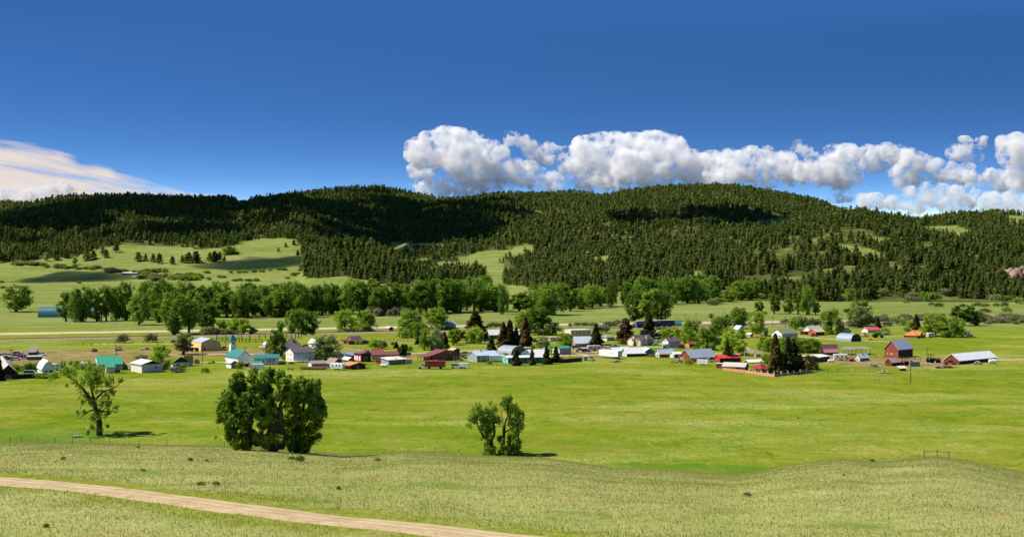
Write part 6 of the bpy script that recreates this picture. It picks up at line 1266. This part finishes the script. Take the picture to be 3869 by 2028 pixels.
T('cotton','pale',7,512,195,275,235,'pale airy cottonwood above the red-roofed farmhouse'); T('spruce','spruce',7,727,217,150,92,'dark spruce beside the rose-red roof'); T('spruce','juniper',7,1212,218,195,110,'brown-tipped juniper behind the orange-roofed farmhouse'); T('shrub','bright',7,1150,215,115,120,'bright bush before the brown-tipped juniper'); T('shrub','bright',7,820,246,56,112,'round green bush near the green tractor'); T('shrub','bright',7,725,290,56,90,'green bush below the dark spruce'); T('shrub','sage',7,1090,245,60,80,'olive shrub behind the orange-roofed farmhouse')
T('broad','cotton',7,1455,305,285,330,'left half of the great willow pair in the pasture'); T('broad','cotton',7,1650,312,250,330,'right half of the great willow pair in the pasture'); T('shrub','bright',7,1765,312,120,140,'low willow at the foot of the great pair')
T('cotton','dark',7,1810,165,260,260,'dark dense cottonwood behind the great willows'); T('cotton','dark',7,1960,165,180,180,'lower dark cottonwood beside the dense one behind the willows')
for i,(x,y,h,w) in enumerate([(380,200,110,120),(450,160,100,130),(620,170,120,130),(760,110,70,120),(850,175,60,120),(930,140,80,110),(1000,165,120,130),(1060,170,110,120),(1270,110,60,120),(1540,60,50,80)]): T('shrub','cotton' if i%2 else 'sage',7,x,y,h,w,'bush in the brushy belt behind the eastern farmhouses','brush behind the eastern farmhouses')
for i in range(84):
    x = RT.uniform(690, 1560) if i < 34 else RT.uniform(2010, 2576); y = RT.uniform(55, 120) if i < 34 else RT.uniform(70, 150); T('shrub', RT.choice(['sage','twig','sage']), 7, x, y, RT.uniform(35, 70), RT.uniform(70, 130), 'grey-olive willow bush along the eastern creek', 'willow bushes along the eastern creek')
for x,y,h,w,lb in [(970,316,185,80,'tall slim cottonwood of the cluster in the eastern hay meadow'),(1030,318,200,95,'tallest cottonwood of the cluster in the eastern hay meadow'),(905,312,105,70,'low cottonwood at the left of the meadow cluster'),(1095,316,92,52,'low cottonwood at the right of the meadow cluster'),(800,312,140,75,'lone slim cottonwood in the eastern hay meadow'),(560,215,140,140,'large round cottonwood clump at the meadow edge under the pines'),(640,210,135,110,'second cottonwood of the clump under the pines'),(480,228,85,90,'small cottonwood left of the clump under the pines'),(690,308,85,62,'half-bare thin tree in the hay meadow'),(1405,400,180,160,'tall cottonwood by the brush belt in the hay meadow'),(555,385,120,110,'round cottonwood rising above the town willows')]: T('cotton','cotton','G',x,y,h,w,lb)
T('cotton','pale','G',352,344,38,34,'tiny round field tree alone beside the highway')
for i,(x,y,h,w) in enumerate([(395,240,45,110),(360,250,35,90),(700,205,40,70),(1120,205,30,80),(1200,210,35,80),(1270,215,30,70),(1480,190,50,110),(1420,185,45,120),(1970,262,30,60),(1920,252,22,40),(2250,258,28,70),(2300,260,25,60),(2380,260,26,40),(2440,262,36,50),(2450,300,40,60),(2300,300,28,70),(2540,240,45,80),(730,315,22,40),(1740,235,20,40)]): T('shrub','sage' if i%2 else 'cotton','G',x,y,h,w,'low bush scattered on the far eastern meadow','bushes of the far eastern meadow')
for i in range(46): T('shrub', RT.choice(['cotton','sage','dark','sage']), 'N', RT.uniform(2650, 3869), RT.uniform(1116, 1138), RT.uniform(12, 30), RT.uniform(30, 75), 'bush in the brushy border between the hay meadow and the pines', 'bushes at the foot of the eastern pines')
# the long row of cottonwoods beyond the highway
T('cotton','dark','D',122,312,195,205,'lone round cottonwood in the pasture at the west edge')
rw = random.Random(21); GL = 'tall cottonwood in the long row beyond the highway'
row = [(250,1214,115,75),(285,1216,120,70),(312,1215,138,85),(365,1213,118,65),(402,1212,122,70),(440,1210,128,65),(475,1210,138,75),(525,1227,125,95),(560,1206,132,75),(600,1218,158,85),(640,1202,145,80),(690,1200,140,80),(745,1210,118,85)]
u = 775
while u < 1880: row.append((u, 1202-(u-775)*.022+rw.uniform(-9, 6), rw.uniform(98, 128), rw.uniform(60, 92))); u += rw.uniform(22, 33)
while u < 2700:
    row.append((u, 1186-(u-1880)*.055+rw.uniform(-9, 5), rw.uniform(72, 108), rw.uniform(50, 85))); u += rw.uniform(28, 46) if not (1900 < u < 1960 or 2310 < u < 2350) else 60
for a in [(430,1190,100,70),(560,1185,110,80),(700,1180,105,80),(830,1176,105,80),(930,1172,100,80),(1030,1172,95,80),(1130,1170,95,75),(1230,1168,92,75),(1330,1166,90,70)]: row.append(a)
for i, (u_, v_, h, w_) in enumerate(row): T('cotton', rw.choice(['cotton','dark','dark','cotton','dark']), 'N', u_, v_, h*rw.uniform(.92, 1.08), w_*rw.uniform(.72, 1.08), GL, 'row of cottonwoods beyond the highway')
for u_,v_,h,w_,lb in [(656,1263,158,92,'big dark cottonwood in front of the long row, beside the highway'),(714,1259,140,80,'second cottonwood in front of the long row, beside the highway'),(780,1250,105,85,'light cottonwood in front of the long row, beside the highway'),(2075,1190,118,105,'bulky tree standing out before the long row in mid-valley'),(2400,1212,112,70,'cottonwood behind the hopper cars with gaps in its crown'),(2455,1214,120,80,'cottonwood behind the hopper cars, half hidden by the tall spruce'),(2500,1212,118,80,'cottonwood behind the hopper cars, clear of the tall spruce')]: T('cotton','cotton','N',u_,v_,h,w_,lb)
for i in range(26): T('shrub','twig','N',RT.uniform(1380,1530),RT.uniform(1188,1198),RT.uniform(26,36),RT.uniform(16,26),'pale bare sapling in the thicket under the cottonwood row','pale sapling thicket')
# western meadow: bushes and pines
BM = [(100,1105),(250,1115),(420,1130),(520,1140),(640,1140),(760,1148),(850,1165),(1000,1170),(1100,1172),(1180,1165),(1240,1165)]
for i in range(46):
    k_ = RT.randrange(len(BM)-1); t = RT.random(); x = BM[k_][0]*(1-t)+BM[k_+1][0]*t; y = BM[k_][1]*(1-t)+BM[k_+1][1]*t+RT.uniform(-8, 8); T('shrub', RT.choice(['sage','cotton','sage']), 'A', x, y, RT.uniform(16, 34), RT.uniform(30, 80), 'willow bush on the creek line of the far western meadow', 'willow bushes of the western meadow')
for i in range(34):
    x, y = RT.uniform(1060, 1520), RT.uniform(1190, 1228); T('shrub', RT.choice(['sage','bright','sage']), 'A', x, y, RT.uniform(18, 36), RT.uniform(40, 90), 'willow bush on the creek line of the far western meadow', 'willow bushes of the western meadow')
for x, y in [(1545,1172),(1640,1205),(1670,1205),(1725,1170),(1790,1170),(1830,1168),(1900,1165),(1960,1162),(2020,1152),(2080,1150),(2120,1148),(1600,1250),(1700,1245),(1760,1230),(1800,1230),(1860,1230),(1920,1230),(1560,1222),(2150,1215),(2200,1190),(2230,1180),(5,1245),(20,1290),(590,1250)]: T('shrub','cotton','A',x,y,RT.uniform(14,24),RT.uniform(26,60),'small dark bush dotted on the far western meadow','bushes dotted on the western meadow')
PL = [(650,1078,82),(700,1067,62),(770,1032,57),(795,1057,60),(870,1017,70),(1035,1082,66),(1090,1082,52),(1147,1092,62),(1193,1102,76),(1290,1107,60),(1365,1097,56),(1395,1097,66),(1415,1097,76),(1465,1097,86),(1480,1098,60),(1570,1082,60),(1605,1087,76),(1625,1085,60),(1645,1072,56),(1680,1085,40),(205,1107,66),(35,1092,60),(5,1095,70),(2255,1167,66),(2300,1207,122),(2330,1200,90),(2200,962,40),(2140,977,32),(2085,1012,32),(2230,1047,46),(720,997,26),(415,1075,60),(430,1078,45),(490,1060,60),(510,1062,50)]
for i, (x, y, h) in enumerate(PL):
    u_, v_ = nat('A', x, y); p = at(u_, v_); o = pine_at(p.x, p.y, p.z, h/1.9815*p.y/F*1.08, 'dark pine standing apart on the grassy western slope', 'scattered pines of the grassy slope', RT); o.scale = (o.scale[0]*1.35, o.scale[1]*1.35, o.scale[2])
T('cotton','bright','A',560,1108,52,36,'small green tree at the foot of the grassy slope'); T('cotton','pale','A',250,1072,52,40,'pale round tree under the dark western forest'); T('cotton','pale','A',347,1082,62,36,'pale tree in front of the dark western forest edge')
T('broad','bright','A',1720,1030,60,110,'pale green aspen clump at the top of the grassy slope')
for x, y, h in [(1060,1250,60),(640,1240,45),(820,1262,45)]: T('shrub','dark','B',x,y,h,h*1.4,'dark bush at the foot of the central pines','bushes at the foot of the central pines')

# ------------------------------------------------------------------ grass and weeds of the near bench
def grass():
    rng = np.random.default_rng(9); n = 800000
    y = np.sqrt(rng.random(n)*(222**2-74**2)+74**2); u = rng.uniform(-950, 4850, n); x = (u-U0)/F*y
    d = dist_line(x, y, ROAD_P); patch = fbm(x/5, y/5, 91, 4); k = (d > 3.2+.8*rng.standard_normal(n)) & (rng.random(n) < .55+.6*patch); x, y, d = x[k], y[k], d[k]; n = len(x); z = zg(x, y)
    ang = rng.random(n)*6.283; h = rng.uniform(.06, .24, n)*np.where(d < 10, 1.2, 1); lean = rng.uniform(.1, .8, n); w = rng.uniform(.012, .04, n); ca, sa = np.cos(ang), np.sin(ang); B = 1
    v = np.empty((n, 3, 3), np.float32)
    v[:, 0] = np.stack([x-sa*w, y+ca*w, z-.02], -1); v[:, 1] = np.stack([x+sa*w, y-ca*w, z-.02], -1); v[:, 2] = np.stack([x+ca*lean*h, y+sa*lean*h, z+h], -1)
    dry = leaf_mat('dry_grass', (.250,.275,.060), (.335,.340,.105), (.430,.415,.165), .45); grn = leaf_mat('green_grass', (.170,.215,.028), (.235,.265,.040), (.320,.315,.080), .45)
    mi = np.repeat(((d < 6) & (rng.random(n) < .7) | (rng.random(n) < .12)).astype(int), B)
    me = np_mesh('grass', v.reshape(-1, 3), np.arange(n*B*3).reshape(-1, 3), [dry, grn], mi); link('grass', me, kind='stuff', label='short dry grass of the near bench', cat='grass')
grass()
for i in range(6):
    y_ = RT.uniform(85, 198); u_ = RT.uniform(0, 3869); x_ = (u_-U0)/F*y_
    if dist_line(np.array([x_]), np.array([y_]), ROAD_P)[0] < 6: continue
    me, st = RT.choice(PROTO['shrub']); r = empty('weed_clump', (x_, y_, float(zg(x_, y_))), RT.uniform(0, 6), label='low dark green weed clump in the dry grass of the bench', cat='weed', group='weed clumps of the bench'); s_ = RT.uniform(.12, .32); r.scale = (s_*1.3, s_*1.3, s_)
    c = link('foliage', me, r); c.material_slots[0].link = 'OBJECT'; c.material_slots[0].material = LM['cotton' if i % 3 else 'sage']
for x_, y_, w_, h_ in [(2190,805,90,60),(2130,785,70,30),(465,785,55,28),(1390,795,50,30),(1510,797,36,18),(1010,700,30,22),(1470,968,90,28),(1580,972,70,34),(2475,1005,40,36),(340,1280,60,36)]:
    u_, v_ = nat('H', x_, y_); p = at(u_, v_); k_ = 1/1.934*p.y/F; me, st = RT.choice(PROTO['shrub']); r = empty('bench_shrub', p, RT.uniform(0, 6), label='larger dark green shrub patch on the dry bench', cat='shrub', group='shrub patches of the bench'); r.scale = (w_*k_/2.9, w_*k_/2.9, h_*k_/1.75)
    c = link('foliage', me, r); c.material_slots[0].link = 'OBJECT'; c.material_slots[0].material = LM['dark']
